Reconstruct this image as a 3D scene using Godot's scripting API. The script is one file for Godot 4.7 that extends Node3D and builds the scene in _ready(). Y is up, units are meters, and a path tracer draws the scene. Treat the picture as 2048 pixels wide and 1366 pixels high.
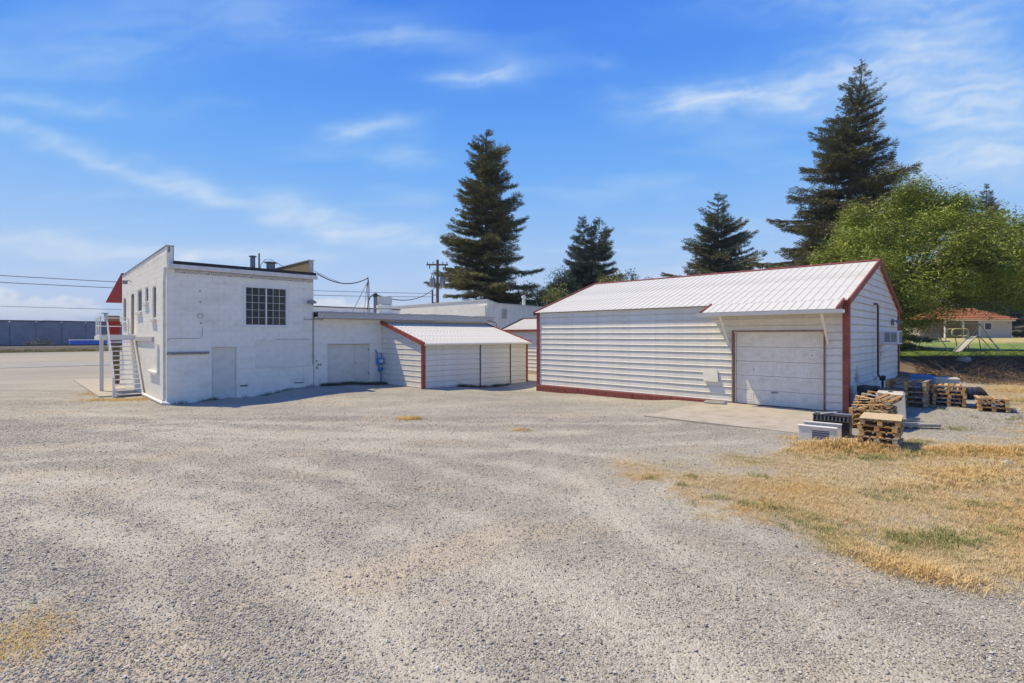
extends Node3D

# ---------------------------------------------------------------- geometry
class Geo:
	var v := PackedVector3Array()
	var n := PackedVector3Array()
	func tri(a: Vector3, b: Vector3, c: Vector3) -> void:
		var nn := (b - a).cross(c - a).normalized()
		v.append(a); v.append(c); v.append(b)
		n.append(nn); n.append(nn); n.append(nn)
	func trin(a: Vector3, b: Vector3, c: Vector3, na: Vector3, nb: Vector3, nc: Vector3) -> void:
		v.append(a); v.append(c); v.append(b)
		n.append(na); n.append(nc); n.append(nb)
	func quad(a: Vector3, b: Vector3, c: Vector3, d: Vector3) -> void:
		tri(a, b, c); tri(a, c, d)
	func hexa(p: Array) -> void:   # p[0..3] bottom ring (ccw from above), p[4..7] top ring
		quad(p[3], p[2], p[1], p[0]); quad(p[4], p[5], p[6], p[7])
		for i in 4:
			var j := (i + 1) % 4
			quad(p[i], p[j], p[j + 4], p[i + 4])
	func box(x0: float, x1: float, y0: float, y1: float, z0: float, z1: float) -> void:
		hexa([Vector3(x0, y0, z1), Vector3(x1, y0, z1), Vector3(x1, y0, z0), Vector3(x0, y0, z0), Vector3(x0, y1, z1), Vector3(x1, y1, z1), Vector3(x1, y1, z0), Vector3(x0, y1, z0)])
	func cbox(x0: float, x1: float, y0: float, y1: float, z0: float, z1: float, b: float) -> void:
		var lo := Vector3(x0, y0, z0); var hi := Vector3(x1, y1, z1)
		var P := func(sx: int, sy: int, sz: int, ax: int) -> Vector3:
			var q := Vector3(hi.x if sx > 0 else lo.x, hi.y if sy > 0 else lo.y, hi.z if sz > 0 else lo.z)
			if ax != 0: q.x -= sx * b
			if ax != 1: q.y -= sy * b
			if ax != 2: q.z -= sz * b
			return q
		for s in [-1, 1]:
			var f0 = [P.call(s, -1, -1, 0), P.call(s, 1, -1, 0), P.call(s, 1, 1, 0), P.call(s, -1, 1, 0)]
			var f1 = [P.call(-1, s, -1, 1), P.call(-1, s, 1, 1), P.call(1, s, 1, 1), P.call(1, s, -1, 1)]
			var f2 = [P.call(-1, -1, s, 2), P.call(1, -1, s, 2), P.call(1, 1, s, 2), P.call(-1, 1, s, 2)]
			for f in [f0, f1, f2]:
				if s > 0: quad(f[0], f[1], f[2], f[3])
				else: quad(f[3], f[2], f[1], f[0])
		for s in [-1, 1]:
			for t in [-1, 1]:
				_edge(P.call(s, t, -1, 0), P.call(s, t, 1, 0), P.call(s, t, 1, 1), P.call(s, t, -1, 1), Vector3(s, t, 0))
				_edge(P.call(s, -1, t, 0), P.call(s, 1, t, 0), P.call(s, 1, t, 2), P.call(s, -1, t, 2), Vector3(s, 0, t))
				_edge(P.call(-1, s, t, 1), P.call(1, s, t, 1), P.call(1, s, t, 2), P.call(-1, s, t, 2), Vector3(0, s, t))
				for r in [-1, 1]:
					var a: Vector3 = P.call(s, t, r, 0); var bb: Vector3 = P.call(s, t, r, 1); var c: Vector3 = P.call(s, t, r, 2)
					if (bb - a).cross(c - a).dot(Vector3(s, t, r)) > 0: tri(a, bb, c)
					else: tri(a, c, bb)
	func _edge(a: Vector3, b: Vector3, c: Vector3, d: Vector3, o: Vector3) -> void:
		if (b - a).cross(c - a).dot(o) > 0: quad(a, b, c, d)
		else: quad(d, c, b, a)
	func beam(a: Vector3, b: Vector3, w: float, h: float, up := Vector3.UP) -> void:
		var f := (b - a).normalized(); var s := f.cross(up).normalized() * w * 0.5; var u := s.cross(f).normalized() * h * 0.5
		hexa([a - s - u, a + s - u, b + s - u, b - s - u, a - s + u, a + s + u, b + s + u, b - s + u])
	func tube(pts: Array, r: float, seg := 8, r1 := -1.0) -> void:
		var N := pts.size(); var prev := []
		var ref := Vector3.UP
		for i in N:
			var dir: Vector3 = (pts[mini(i + 1, N - 1)] - pts[maxi(i - 1, 0)]).normalized()
			if absf(dir.dot(ref)) > 0.95: ref = Vector3.RIGHT
			var a := dir.cross(ref).normalized(); var b := a.cross(dir)
			var rr := r if r1 < 0 else lerpf(r, r1, float(i) / maxf(1.0, N - 1))
			var ring := []
			for k in seg:
				var q := TAU * k / seg; var nn := a * cos(q) + b * sin(q)
				ring.append([pts[i] + nn * rr, nn])
			if i > 0:
				for k in seg:
					var k2 := (k + 1) % seg
					trin(prev[k2][0], prev[k][0], ring[k][0], prev[k2][1], prev[k][1], ring[k][1])
					trin(prev[k2][0], ring[k][0], ring[k2][0], prev[k2][1], ring[k][1], ring[k2][1])
			if i == 0 or i == N - 1:
				for k in seg:
					if i == 0: tri(pts[0], ring[k][0], ring[(k + 1) % seg][0])
					else: tri(pts[i], ring[(k + 1) % seg][0], ring[k][0])
			prev = ring
	func lathe(prof: Array, seg := 16, c := Vector3.ZERO) -> void:   # prof: Vector2(radius, y) bottom to top
		for i in prof.size() - 1:
			var p: Vector2 = prof[i]; var q: Vector2 = prof[i + 1]
			var sl := Vector2(q.y - p.y, p.x - q.x).normalized()
			for k in seg:
				var a0 := TAU * k / seg; var a1 := TAU * (k + 1) / seg
				var d0 := Vector3(cos(a0), 0, -sin(a0)); var d1 := Vector3(cos(a1), 0, -sin(a1))
				var n0 := d0 * sl.x + Vector3.UP * sl.y; var n1 := d1 * sl.x + Vector3.UP * sl.y
				var A := c + d0 * p.x + Vector3.UP * p.y; var B := c + d1 * p.x + Vector3.UP * p.y
				var C := c + d1 * q.x + Vector3.UP * q.y; var D := c + d0 * q.x + Vector3.UP * q.y
				trin(A, B, C, n0, n1, n1); trin(A, C, D, n0, n1, n0)
	func prism(poly: PackedVector2Array, z0: float, z1: float) -> void:   # poly ccw in xy
		var idx := Geometry2D.triangulate_polygon(poly)
		for i in range(0, idx.size(), 3):
			var a := poly[idx[i]]; var b := poly[idx[i + 1]]; var c := poly[idx[i + 2]]
			if (b - a).cross(c - a) < 0: var t := b; b = c; c = t
			tri(Vector3(a.x, a.y, z1), Vector3(b.x, b.y, z1), Vector3(c.x, c.y, z1))
			tri(Vector3(a.x, a.y, z0), Vector3(c.x, c.y, z0), Vector3(b.x, b.y, z0))
		for i in poly.size():
			var a := poly[i]; var b := poly[(i + 1) % poly.size()]
			quad(Vector3(a.x, a.y, z0), Vector3(b.x, b.y, z0), Vector3(b.x, b.y, z1), Vector3(a.x, a.y, z1))
	func swap(T: Transform3D) -> void:
		for i in v.size():
			v[i] = T * v[i]; n[i] = (T.basis * n[i]).normalized()
	func mesh(cols := PackedColorArray()) -> ArrayMesh:
		var A := []; A.resize(Mesh.ARRAY_MAX); A[Mesh.ARRAY_VERTEX] = v; A[Mesh.ARRAY_NORMAL] = n
		if cols.size() == v.size(): A[Mesh.ARRAY_COLOR] = cols
		var m := ArrayMesh.new(); m.add_surface_from_arrays(Mesh.PRIMITIVE_TRIANGLES, A); return m

var rng := RandomNumberGenerator.new()
var M := {}
var taken := {}
var nz := FastNoiseLite.new()

# frames: L = the white block building (origin at its near corner), R = the metal shed (origin at its near corner)
var TL := Transform3D(Basis(Vector3(.7158, 0, -.6983), Vector3.UP, Vector3(.6983, 0, .7158)), Vector3(-12.34, 0, -18.40))
var TR := Transform3D(Basis(Vector3(.6954, 0, -.7186), Vector3.UP, Vector3(.7186, 0, .6954)), Vector3(10.02, 0, -15.38))
const FACE_LEFT := Basis(Vector3(0, 0, 1), Vector3(0, 1, 0), Vector3(-1, 0, 0))   # wall coordinates: x along +z, z out along -x

func numbered(called: String) -> String:
	if not taken.has(called):
		taken[called] = 0; return called
	taken[called] += 1
	return "%s_%03d" % [called, taken[called]]

func part(g, called: String, m: Material, parent: Node, T := Transform3D.IDENTITY) -> MeshInstance3D:
	var o := MeshInstance3D.new()
	o.mesh = g.mesh() if g is Geo else g
	o.name = called; o.material_override = m; o.transform = T
	parent.add_child(o, true)
	return o

func meta(o: Node, label: String, category: String, group := "") -> void:
	o.set_meta("label", label); o.set_meta("category", category)
	if group != "": o.set_meta("group", group)

func thing(called: String, label: String, category: String, T := Transform3D.IDENTITY, group := "") -> Node3D:
	var o := Node3D.new(); o.name = numbered(called); add_child(o); o.transform = T
	meta(o, label, category, group); return o

func solo(g, called: String, m: Material, label: String, category: String, T := Transform3D.IDENTITY, group := "") -> MeshInstance3D:
	var o := part(g, numbered(called), m, self, T); meta(o, label, category, group); return o

func struct(g, called: String, m: Material, T := Transform3D.IDENTITY, parent: Node = null) -> MeshInstance3D:
	var o := part(g, called, m, self if parent == null else parent, T)
	o.set_meta("kind", "structure"); return o

# ---------------------------------------------------------------- materials
func srgb(c: Color) -> Color: return c.linear_to_srgb()

func nimg(sz: int, seed_: int, freq: float, type := FastNoiseLite.TYPE_SIMPLEX_SMOOTH, oct := 4, ret := -1) -> PackedByteArray:
	var f := FastNoiseLite.new(); f.seed = seed_; f.frequency = freq; f.noise_type = type
	f.fractal_type = FastNoiseLite.FRACTAL_FBM if oct > 1 else FastNoiseLite.FRACTAL_NONE
	f.fractal_octaves = oct
	if ret >= 0: f.cellular_return_type = ret
	var im := f.get_seamless_image(sz, sz)
	im.convert(Image.FORMAT_L8); return im.get_data()

func tex_from(sz: int, cols: PackedByteArray) -> ImageTexture:
	var im := Image.create_from_data(sz, sz, false, Image.FORMAT_RGB8, cols)
	im.generate_mipmaps(); return ImageTexture.create_from_image(im)

func tex_ramp(sz: int, a: PackedByteArray, g: Gradient, b := PackedByteArray(), amp := 0.0) -> ImageTexture:
	var lut := []
	for i in 256: lut.append(srgb(g.sample(i / 255.0)))
	var out := PackedByteArray(); out.resize(sz * sz * 3)
	for i in sz * sz:
		var c: Color = lut[a[i]]
		var k := 1.0
		if amp > 0: k = 1.0 + (b[i] / 255.0 - 0.5) * amp
		out[i * 3] = clampi(int(c.r * k * 255), 0, 255); out[i * 3 + 1] = clampi(int(c.g * k * 255), 0, 255); out[i * 3 + 2] = clampi(int(c.b * k * 255), 0, 255)
	return tex_from(sz, out)

func ntex(sz: int, a: PackedByteArray, strength: float) -> ImageTexture:
	var im := Image.create_from_data(sz, sz, false, Image.FORMAT_L8, a)
	im.convert(Image.FORMAT_RGBA8); im.bump_map_to_normal_map(strength); im.generate_mipmaps()
	return ImageTexture.create_from_image(im)

func grad(offs: Array, cols: Array) -> Gradient:
	var g := Gradient.new(); g.offsets = PackedFloat32Array(offs); g.colors = PackedColorArray(cols); return g

func flat(c: Color, rough := 0.8, metal := 0.0) -> StandardMaterial3D:
	var m := StandardMaterial3D.new(); m.albedo_color = srgb(c); m.roughness = rough; m.metallic = metal; return m

func tri_mat(tex: Texture2D, scale: float, rough := 0.8, normal: Texture2D = null, ns := 1.0, tint := Color(1, 1, 1), world := false) -> StandardMaterial3D:
	var m := StandardMaterial3D.new(); m.albedo_texture = tex; m.albedo_color = srgb(tint); m.roughness = rough
	m.uv1_triplanar = true; m.uv1_world_triplanar = world; m.uv1_scale = Vector3.ONE * scale
	if normal: m.normal_enabled = true; m.normal_texture = normal; m.normal_scale = ns
	return m

func make_materials() -> void:
	var sz := 512
	var fine := nimg(sz, 5, 0.03, FastNoiseLite.TYPE_SIMPLEX_SMOOTH, 5)
	var coarse := nimg(sz, 6, 0.008, FastNoiseLite.TYPE_SIMPLEX_SMOOTH, 5)
	var spec := nimg(sz, 7, 0.12, FastNoiseLite.TYPE_SIMPLEX_SMOOTH, 3)
	var bump := ntex(sz, fine, 2.0)
	# painted masonry: white, dull stains, a few flaked flecks
	var paint := tex_ramp(sz, coarse, grad([0.0, 0.22, 0.5, 1.0], [Color(.58, .54, .45), Color(.75, .71, .615), Color(.83, .79, .69), Color(.86, .82, .725)]), spec, 0.08)
	M.paint = tri_mat(paint, 0.42, 0.78, bump, 0.15, Color(1, 1, 1), true)
	M.doorgrey = tri_mat(paint, 0.6, 0.75, bump, .2, Color(.82, .82, .82), true)
	M.paint_low = tri_mat(paint, 0.55, 0.8, bump, 0.3, Color(.94, .93, .92), true)
	var peel := nimg(sz, 17, 0.035, FastNoiseLite.TYPE_SIMPLEX_SMOOTH, 5)
	M.peeling = tri_mat(tex_ramp(sz, peel, grad([0.0, 0.44, 0.48, 1.0], [Color(.10, .09, .075), Color(.26, .23, .19), Color(.66, .64, .60), Color(.74, .73, .70)]), spec, .2), 1.3, 0.85, bump, 0.6)
	M.peel_dark = tri_mat(tex_ramp(sz, peel, grad([0.0, 0.55, 0.60, 1.0], [Color(.05, .045, .04), Color(.13, .12, .10), Color(.55, .54, .51), Color(.66, .65, .62)]), spec, .2), 1.6, 0.85, bump, 0.6)
	var metal := tex_ramp(sz, coarse, grad([0.0, 0.3, 0.6, 1.0], [Color(.64, .60, .51), Color(.72, .685, .61), Color(.765, .735, .665), Color(.80, .775, .71)]), fine, 0.06)
	M.siding = tri_mat(metal, 0.35, 0.5, bump, 0.08)
	M.siding_c = tri_mat(metal, 0.43, 0.5, bump, 0.08, Color(.94, .93, .905))
	M.siding_b = tri_mat(metal, 0.5, 0.52, bump, 0.08, Color(.97, .965, .95))
	M.roofmetal = tri_mat(metal, 0.28, 0.42, bump, 0.05, Color(.85, .865, .86))
	var grime := tex_ramp(sz, peel, grad([0.0, 0.36, 0.45, 1.0], [Color(.20, .18, .14), Color(.48, .46, .41), Color(.70, .69, .655), Color(.78, .775, .76)]), fine, .1)
	M.oldroof = tri_mat(grime, 0.5, 0.5, bump, 0.1)
	M.fascia = tri_mat(tex_ramp(sz, coarse, grad([0.0, 0.35, 1.0], [Color(.50, .47, .40), Color(.64, .61, .55), Color(.74, .72, .68)]), spec, .12), 0.9, 0.7, bump, .2)
	M.red = tri_mat(tex_ramp(sz, coarse, grad([0.0, 0.5, 1.0], [Color(.20, .040, .026), Color(.28, .055, .036), Color(.37, .11, .075)]), spec, .25), 0.8, 0.5, bump, .1)
	M.brownframe = tri_mat(tex_ramp(sz, peel, grad([0.2, 0.55, 0.62, 1.0], [Color(.17, .07, .05), Color(.24, .10, .075), Color(.38, .26, .2), Color(.5, .42, .36)]), fine, .15), 1.5, 0.7, bump, .1)
	M.redcurb = tri_mat(tex_ramp(sz, coarse, grad([0.0, 0.5, 1.0], [Color(.13, .035, .028), Color(.20, .05, .04), Color(.26, .085, .065)]), spec, .14), 1.2, 0.85, bump, .5)
	M.awning = flat(Color(.36, .022, .016), 0.65)
	M.concrete = tri_mat(tex_ramp(sz, coarse, grad([0.0, 0.4, 1.0], [Color(.31, .27, .215), Color(.39, .345, .285), Color(.45, .405, .34)]), spec, .18), 0.35, 0.9, bump, .4, Color(1, 1, 1), true)
	M.asphalt = tri_mat(tex_ramp(sz, coarse, grad([0.0, 0.5, 1.0], [Color(.24, .23, .22), Color(.29, .28, .265), Color(.34, .33, .31)]), spec, .2), 0.12, 0.9, bump, .3, Color(1, 1, 1), true)
	M.trim = flat(Color(.72, .71, .68), 0.6)
	M.cream = tri_mat(tex_ramp(sz, coarse, grad([0.0, 0.4, 1.0], [Color(.70, .65, .54), Color(.80, .76, .66), Color(.85, .81, .73)]), fine, .06), 0.7, 0.6, bump, .1)
	M.darkroof = flat(Color(.03, .028, .027), 0.85)
	M.black = flat(Color(.018, .018, .02), 0.5)
	M.blackplastic = flat(Color(.02, .021, .024), 0.4)
	M.wire = flat(Color(.02, .02, .02), 0.7)
	M.greymetal = tri_mat(tex_ramp(sz, coarse, grad([0.0, 1.0], [Color(.16, .165, .175), Color(.30, .305, .32)]), spec, .15), 1.5, 0.45)
	M.greymetal.metallic = 0.3
	M.lightmetal = tri_mat(tex_ramp(sz, coarse, grad([0.0, 1.0], [Color(.45, .45, .44), Color(.66, .66, .65)]), spec, .1), 1.5, 0.4)
	M.glass = StandardMaterial3D.new(); M.glass.albedo_color = Color(.10, .11, .10, 0.22); M.glass.roughness = 0.03; M.glass.metallic_specular = 0.4; M.glass.transparency = BaseMaterial3D.TRANSPARENCY_ALPHA
	M.darkglass = StandardMaterial3D.new(); M.darkglass.albedo_color = Color(.10, .09, .08, .7); M.darkglass.roughness = .12; M.darkglass.metallic_specular = .2; M.darkglass.transparency = BaseMaterial3D.TRANSPARENCY_ALPHA
	M.curtain = flat(Color(.16, .12, .075), 0.9)
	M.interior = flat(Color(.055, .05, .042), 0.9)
	M.pipe = flat(Color(.075, .045, .035), 0.55)
	M.grill = flat(Color(.17, .17, .18), 0.6)
	M.bluepaint = flat(Color(.05, .19, .46), 0.55)
	M.gauge = flat(Color(.55, .57, .58), 0.4)
	M.rust = flat(Color(.28, .11, .045), 0.9)
	var grain := nimg(sz, 21, 0.02, FastNoiseLite.TYPE_SIMPLEX_SMOOTH, 5)
	var woods := [[Color(.38, .23, .085), Color(.56, .37, .16)], [Color(.30, .155, .05), Color(.46, .26, .095)], [Color(.42, .30, .145), Color(.60, .45, .25)], [Color(.25, .16, .075), Color(.38, .26, .13)], [Color(.46, .24, .075), Color(.60, .36, .14)]]
	M.wood = []
	for i in woods.size():
		var w = woods[i]
		M.wood.append(tri_mat(tex_ramp(256, nimg(256, 30 + i, 0.03, FastNoiseLite.TYPE_SIMPLEX_SMOOTH, 4), grad([0.15, 0.85], w), nimg(256, 40 + i, 0.15), .25), 2.5, 0.85))
	M.plywood = tri_mat(tex_ramp(sz, grain, grad([0.2, 0.8], [Color(.48, .36, .20), Color(.60, .47, .29)]), spec, .1), 1.2, 0.8)
	M.greywood = tri_mat(tex_ramp(sz, grain, grad([0.2, 0.8], [Color(.24, .215, .18), Color(.42, .39, .34)]), spec, .2), 1.6, 0.9)
	M.pole = tri_mat(tex_ramp(sz, grain, grad([0.2, 0.8], [Color(.075, .06, .05), Color(.14, .115, .095)]), spec, .2), 1.0, 0.9)
	M.bark = tri_mat(tex_ramp(sz, grain, grad([0.2, 0.8], [Color(.05, .038, .028), Color(.12, .095, .07)]), spec, .4), 1.2, 0.95, bump, 1.0)
	M.plasticgrey = tri_mat(metal, .9, 0.45, bump, .05, Color(.80, .79, .76))
	M.rubber = flat(Color(.022, .021, .021), 0.85)
	M.brownpatch = tri_mat(tex_ramp(sz, peel, grad([0.2, 0.5, 0.8], [Color(.10, .07, .035), Color(.30, .20, .09), Color(.45, .36, .22)]), spec, .3), 1.3, 0.9, bump, .6)
	# gravel: each cell of the noise is one pebble
	var gs := 1024
	var cell := nimg(gs, 11, 0.13, FastNoiseLite.TYPE_CELLULAR, 1, FastNoiseLite.RETURN_CELL_VALUE)
	var dist := nimg(gs, 11, 0.13, FastNoiseLite.TYPE_CELLULAR, 1, FastNoiseLite.RETURN_DISTANCE)
	var gf := nimg(gs, 12, 0.02, FastNoiseLite.TYPE_SIMPLEX_SMOOTH, 5)
	var gd := nimg(gs, 13, 0.3, FastNoiseLite.TYPE_SIMPLEX_SMOOTH, 2)
	var gout := PackedByteArray(); gout.resize(gs * gs * 3); var gb := PackedByteArray(); gb.resize(gs * gs)
	var lut := []
	var gg := grad([0.0, 0.12, 0.5, 0.85, 1.0], [Color(.34, .32, .295), Color(.44, .42, .39), Color(.51, .49, .455), Color(.57, .55, .515), Color(.64, .62, .585)])
	for i in 256: lut.append(srgb(gg.sample(i / 255.0)))
	for i in gs * gs:
		var c: Color = lut[cell[i]]
		var k := 0.94 + 0.12 * gf[i] / 255.0 + 0.10 * (gd[i] / 255.0 - 0.5)
		gout[i * 3] = clampi(int(c.r * k * 255), 0, 255); gout[i * 3 + 1] = clampi(int(c.g * k * 255), 0, 255); gout[i * 3 + 2] = clampi(int(c.b * k * 255), 0, 255)
		gb[i] = clampi(255 - int(dist[i] * 0.75) - int((255 - cell[i]) * 0.2) + (gd[i] - 128) / 8, 0, 255)
	M.ground = tri_mat(tex_from(gs, gout), 0.42, 0.95, ntex(gs, gb, 8.0), 1.0, Color(1, 1, 1), true)
	M.ground.vertex_color_use_as_albedo = true
	M.stone = flat(Color(1, 1, 1), 0.9); M.stone.vertex_color_use_as_albedo = true
	M.blade = flat(Color(1, 1, 1), 0.8); M.blade.vertex_color_use_as_albedo = true; M.blade.backlight_enabled = true; M.blade.backlight = Color(.12, .11, .05)
	M.blade.cull_mode = BaseMaterial3D.CULL_DISABLED
	M.leaf = flat(Color(1, 1, 1), 0.55); M.leaf.vertex_color_use_as_albedo = true; M.leaf.backlight_enabled = true; M.leaf.backlight = Color(.22, .25, .05)
	M.leaf.cull_mode = BaseMaterial3D.CULL_DISABLED
	M.needle = flat(Color(1, 1, 1), 0.75); M.needle.vertex_color_use_as_albedo = true; M.needle.backlight_enabled = true; M.needle.backlight = Color(.14, .15, .07); M.needle.cull_mode = BaseMaterial3D.CULL_DISABLED
	M.lawn = tri_mat(tex_ramp(sz, coarse, grad([0.0, 0.5, 1.0], [Color(.55, .6, .5), Color(.75, .78, .75), Color(.95, .95, .95)]), spec, .35), 0.25, 0.95, bump, .6, Color(1, 1, 1), true)
	M.lawn.vertex_color_use_as_albedo = true
	M.warehouse = tri_mat(tex_ramp(sz, coarse, grad([0.0, 1.0], [Color(.12, .135, .18), Color(.17, .19, .245)]), fine, .1), 0.08, 0.7)
	M.ballast = tri_mat(tex_ramp(sz, spec, grad([0.1, 0.9], [Color(.035, .032, .03), Color(.15, .135, .12)]), fine, .3), 0.5, 0.95, bump, 1.0, Color(1, 1, 1), true)
	M.hill = flat(Color(.11, .14, .16), 0.95)
	M.tan = flat(Color(.50, .42, .32), 0.75)
	M.tileroof = flat(Color(.46, .17, .065), 0.8)
	M.swing = flat(Color(.13, .16, .13), 0.5)
	M.slide = flat(Color(.42, .40, .34), 0.6)
	M.yellowtube = flat(Color(.44, .40, .16), 0.6)

# ---------------------------------------------------------------- terrain
var hp := [[-12.3, 18.4, -.18], [-10.9, 19.8, -.12], [-8.1, 22.5, .12], [-6.2, 24.4, .02], [-3.8, 22.0, .01], [.95, 26.5, -.10], [1.2, 23.7, -.26], [4.2, 20.8, -.20], [7.0, 18.0, -.08], [8.6, 16.6, -.07], [10.0, 15.3, -.03], [6.8, 12.1, -.04], [4.0, 15.1, -.06], [6.0, 15.0, -.08], [7.5, 14.5, -.08], [7.4, 10.6, .0], [9.5, 12.5, 0.0],
	[11.5, 16.2, .16], [13.0, 15.6, .16], [13.5, 14.8, .12], [16.9, 22.2, .48], [14.3, 17.5, .22], [16.5, 16.5, .25], [20., 19., .32], [0., 5., 0.], [-5., 5., 0.], [5., 5., 0.], [-8., 12., -.05], [0., 12., -.02], [3., 15., -.06], [-3., 16., -.06], [-15., 15., -.1], [-20., 22., -.18], [-17., 22., -.18], [-30., 34., -.2], [8., 5., 0.04], [10., 9., 0.04], [-9., 16., -.12], [0., -10., 0.], [-20., 0., 0.], [20., 0., .1], [-20., 40., -.2], [10., 30., 0.]]

func ghs(x: float, d: float) -> float:   # smooth ground height
	var sw := 0.0; var s := 0.0
	for p in hp:
		var q: float = (x - p[0]) * (x - p[0]) + (d - p[1]) * (d - p[1]) + 0.15
		var w: float = 1.0 / (q * q); sw += w; s += w * p[2]
	var g := s / sw
	var b := smoothstep(20.8, 26.2, d + (x - 18.0) * 0.05) * smoothstep(11.0, 16.0, x)
	var lawn := 1.15 + 0.8 * smoothstep(38.0, 74.0, d)
	return lerpf(g, lawn, b)

func gh(x: float, d: float) -> float:
	var r := nz.get_noise_2d(x * 6.0, d * 6.0) * 0.018 + nz.get_noise_2d(x * 1.3 + 50, d * 1.3) * 0.03
	if d > 20.8 and x > 13: r *= 3.0 * clampf(1.0 - absf(d - 23.5) / 3.5, 0.15, 1.0)
	if d > 30: r *= 0.5
	return ghs(x, d) + r

var straw_poly := PackedVector2Array([Vector2(1.3, 8.2), Vector2(2.0, 9.15), Vector2(4.2, 9.75), Vector2(5.2, 10.5), Vector2(5.9, 11.3), Vector2(7.2, 11.5), Vector2(8.6, 11.0), Vector2(9.8, 10.9), Vector2(11.5, 12.2), Vector2(13.0, 13.0), Vector2(14.8, 14.6), Vector2(16.0, 17.0), Vector2(17.3, 19.8), Vector2(21, 21.6), Vector2(48, 21.5), Vector2(48, 2), Vector2(7, 2), Vector2(4.63, 4.65), Vector2(3.38, 5.65), Vector2(2.69, 6.99)])

func edge_dist(x: float, d: float) -> float:   # positive inside the dry grass
	var p := Vector2(x, d); var best := 1e9
	for i in straw_poly.size():
		var q := Geometry2D.get_closest_point_to_segment(p, straw_poly[i], straw_poly[(i + 1) % straw_poly.size()])
		best = minf(best, p.distance_to(q))
	return best if Geometry2D.is_point_in_polygon(p, straw_poly) else -best

func straw(x: float, d: float) -> float:
	if x < -1.5 or d > 24: return straw_left(x, d)
	var e := edge_dist(x, d)
	var nn := nz.get_noise_2d(x * 9.0, d * 9.0) * 0.8 + nz.get_noise_2d(x * 30.0, d * 30.0) * 0.35
	var s := clampf((e + nn * 1.2) / 0.9 + 0.3, 0.0, 1.0)
	var bare := smoothstep(0.18, 0.5, nz.get_noise_2d(x * 8.0 + 300, d * 8.0)) * 0.55
	var isl := 1.0 - 0.8 * exp(-(pow((x - 3.9) / 0.9, 2) + pow((d - 8.75) / 0.35, 2)))
	return s * (1.0 - bare) * isl

func straw_left(x: float, d: float) -> float:
	var s := 0.0
	var n2 := nz.get_noise_2d(x * 14.0, d * 14.0)
	s = maxf(s, clampf(1.15 - Vector2((x + 3.95) / 0.42, (d - 3.8) / 0.6).length() + n2 * 0.9, 0, 1))
	s = maxf(s, clampf(1.1 - Vector2((x + 15.1) / 1.5, (d - 19.9) / 0.55).length() + n2 * 0.8, 0, 1))
	s = maxf(s, clampf(0.95 - Vector2((x + 17.6) / 1.1, (d - 22.2) / 1.6).length() + n2 * 0.9, 0, 1) * .8)
	s = maxf(s, clampf(0.9 - Vector2((x + 2.9) / 0.35, (d - 14.6) / 0.28).length() + n2 * 0.5, 0, 1))
	s = maxf(s, clampf(0.7 - Vector2((x - .25) / 0.3, (d - 12.7) / 0.25).length() + n2 * 0.5, 0, 1))
	return s

var tracks := [[[-14.0, 10.6], [-9.5, 9.6], [-7.0, 9.9], [-3.2, 7.7], [-1.3, 5.95], [-.1, 5.2], [1.1, 4.0], [2.0, 2.5]], [[-14.0, 8.6], [-7.5, 8.3], [-4.6, 7.6], [-2.6, 6.0], [-1.4, 4.6], [-.4, 3.0]], [[-9.0, 12.5], [-4.5, 11.6], [-1.6, 9.4], [.7, 7.2], [1.8, 5.4], [2.9, 3.8]], [[-8.0, 14.6], [-3.6, 13.2], [.0, 11.0], [2.0, 9.6], [3.0, 5.9], [4.0, 4.0]], [[-11.5, 15.5], [-6.0, 12.6], [-1.0, 11.8], [4.5, 12.6]], [[-13.5, 16.0], [-7.5, 14.2], [-1.0, 13.6], [4.5, 14.0]]]

func lay_pairs() -> void:
	var extra := []
	for t in tracks:
		var u := []
		for i in t.size():
			var a := Vector2(t[maxi(i - 1, 0)][0], t[maxi(i - 1, 0)][1]); var b := Vector2(t[mini(i + 1, t.size() - 1)][0], t[mini(i + 1, t.size() - 1)][1])
			var n := (b - a).normalized().orthogonal() * 1.45
			u.append([t[i][0] + n.x, t[i][1] + n.y])
		extra.append(u)
	tracks.append_array(extra)

func dust(x: float, d: float) -> float:   # 0 loose pebbles, 1 packed pale dust
	var a := nz.get_noise_2d(x * 2.2 + 11, d * 5.0 + 7) * 0.40 + nz.get_noise_2d(x * 7.0, d * 14.0 + 90) * 0.32 + nz.get_noise_2d(x * 26.0, d * 30.0 + 60) * 0.30
	var best := -.3
	var p := Vector2(x, d) + Vector2(nz.get_noise_2d(x * 5.0, d * 5.0 + 200), nz.get_noise_2d(x * 5.0 + 90, d * 5.0)) * .4
	for t in tracks:   # lanes worn by turning cars, loose stones thrown up beside them
		for i in t.size() - 1:
			var q := Geometry2D.get_closest_point_to_segment(p, Vector2(t[i][0], t[i][1]), Vector2(t[i + 1][0], t[i + 1][1]))
			var r := p.distance_to(q)
			best = maxf(best, exp(-r * r / .055) - .45 * exp(-pow((r - .55) / .25, 2)))
	return clampf(0.36 + a * 1.2 + best * (.55 + .5 * nz.get_noise_2d(x * 5.0 + 33, d * 5.0)), 0.0, 1.0)

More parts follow.
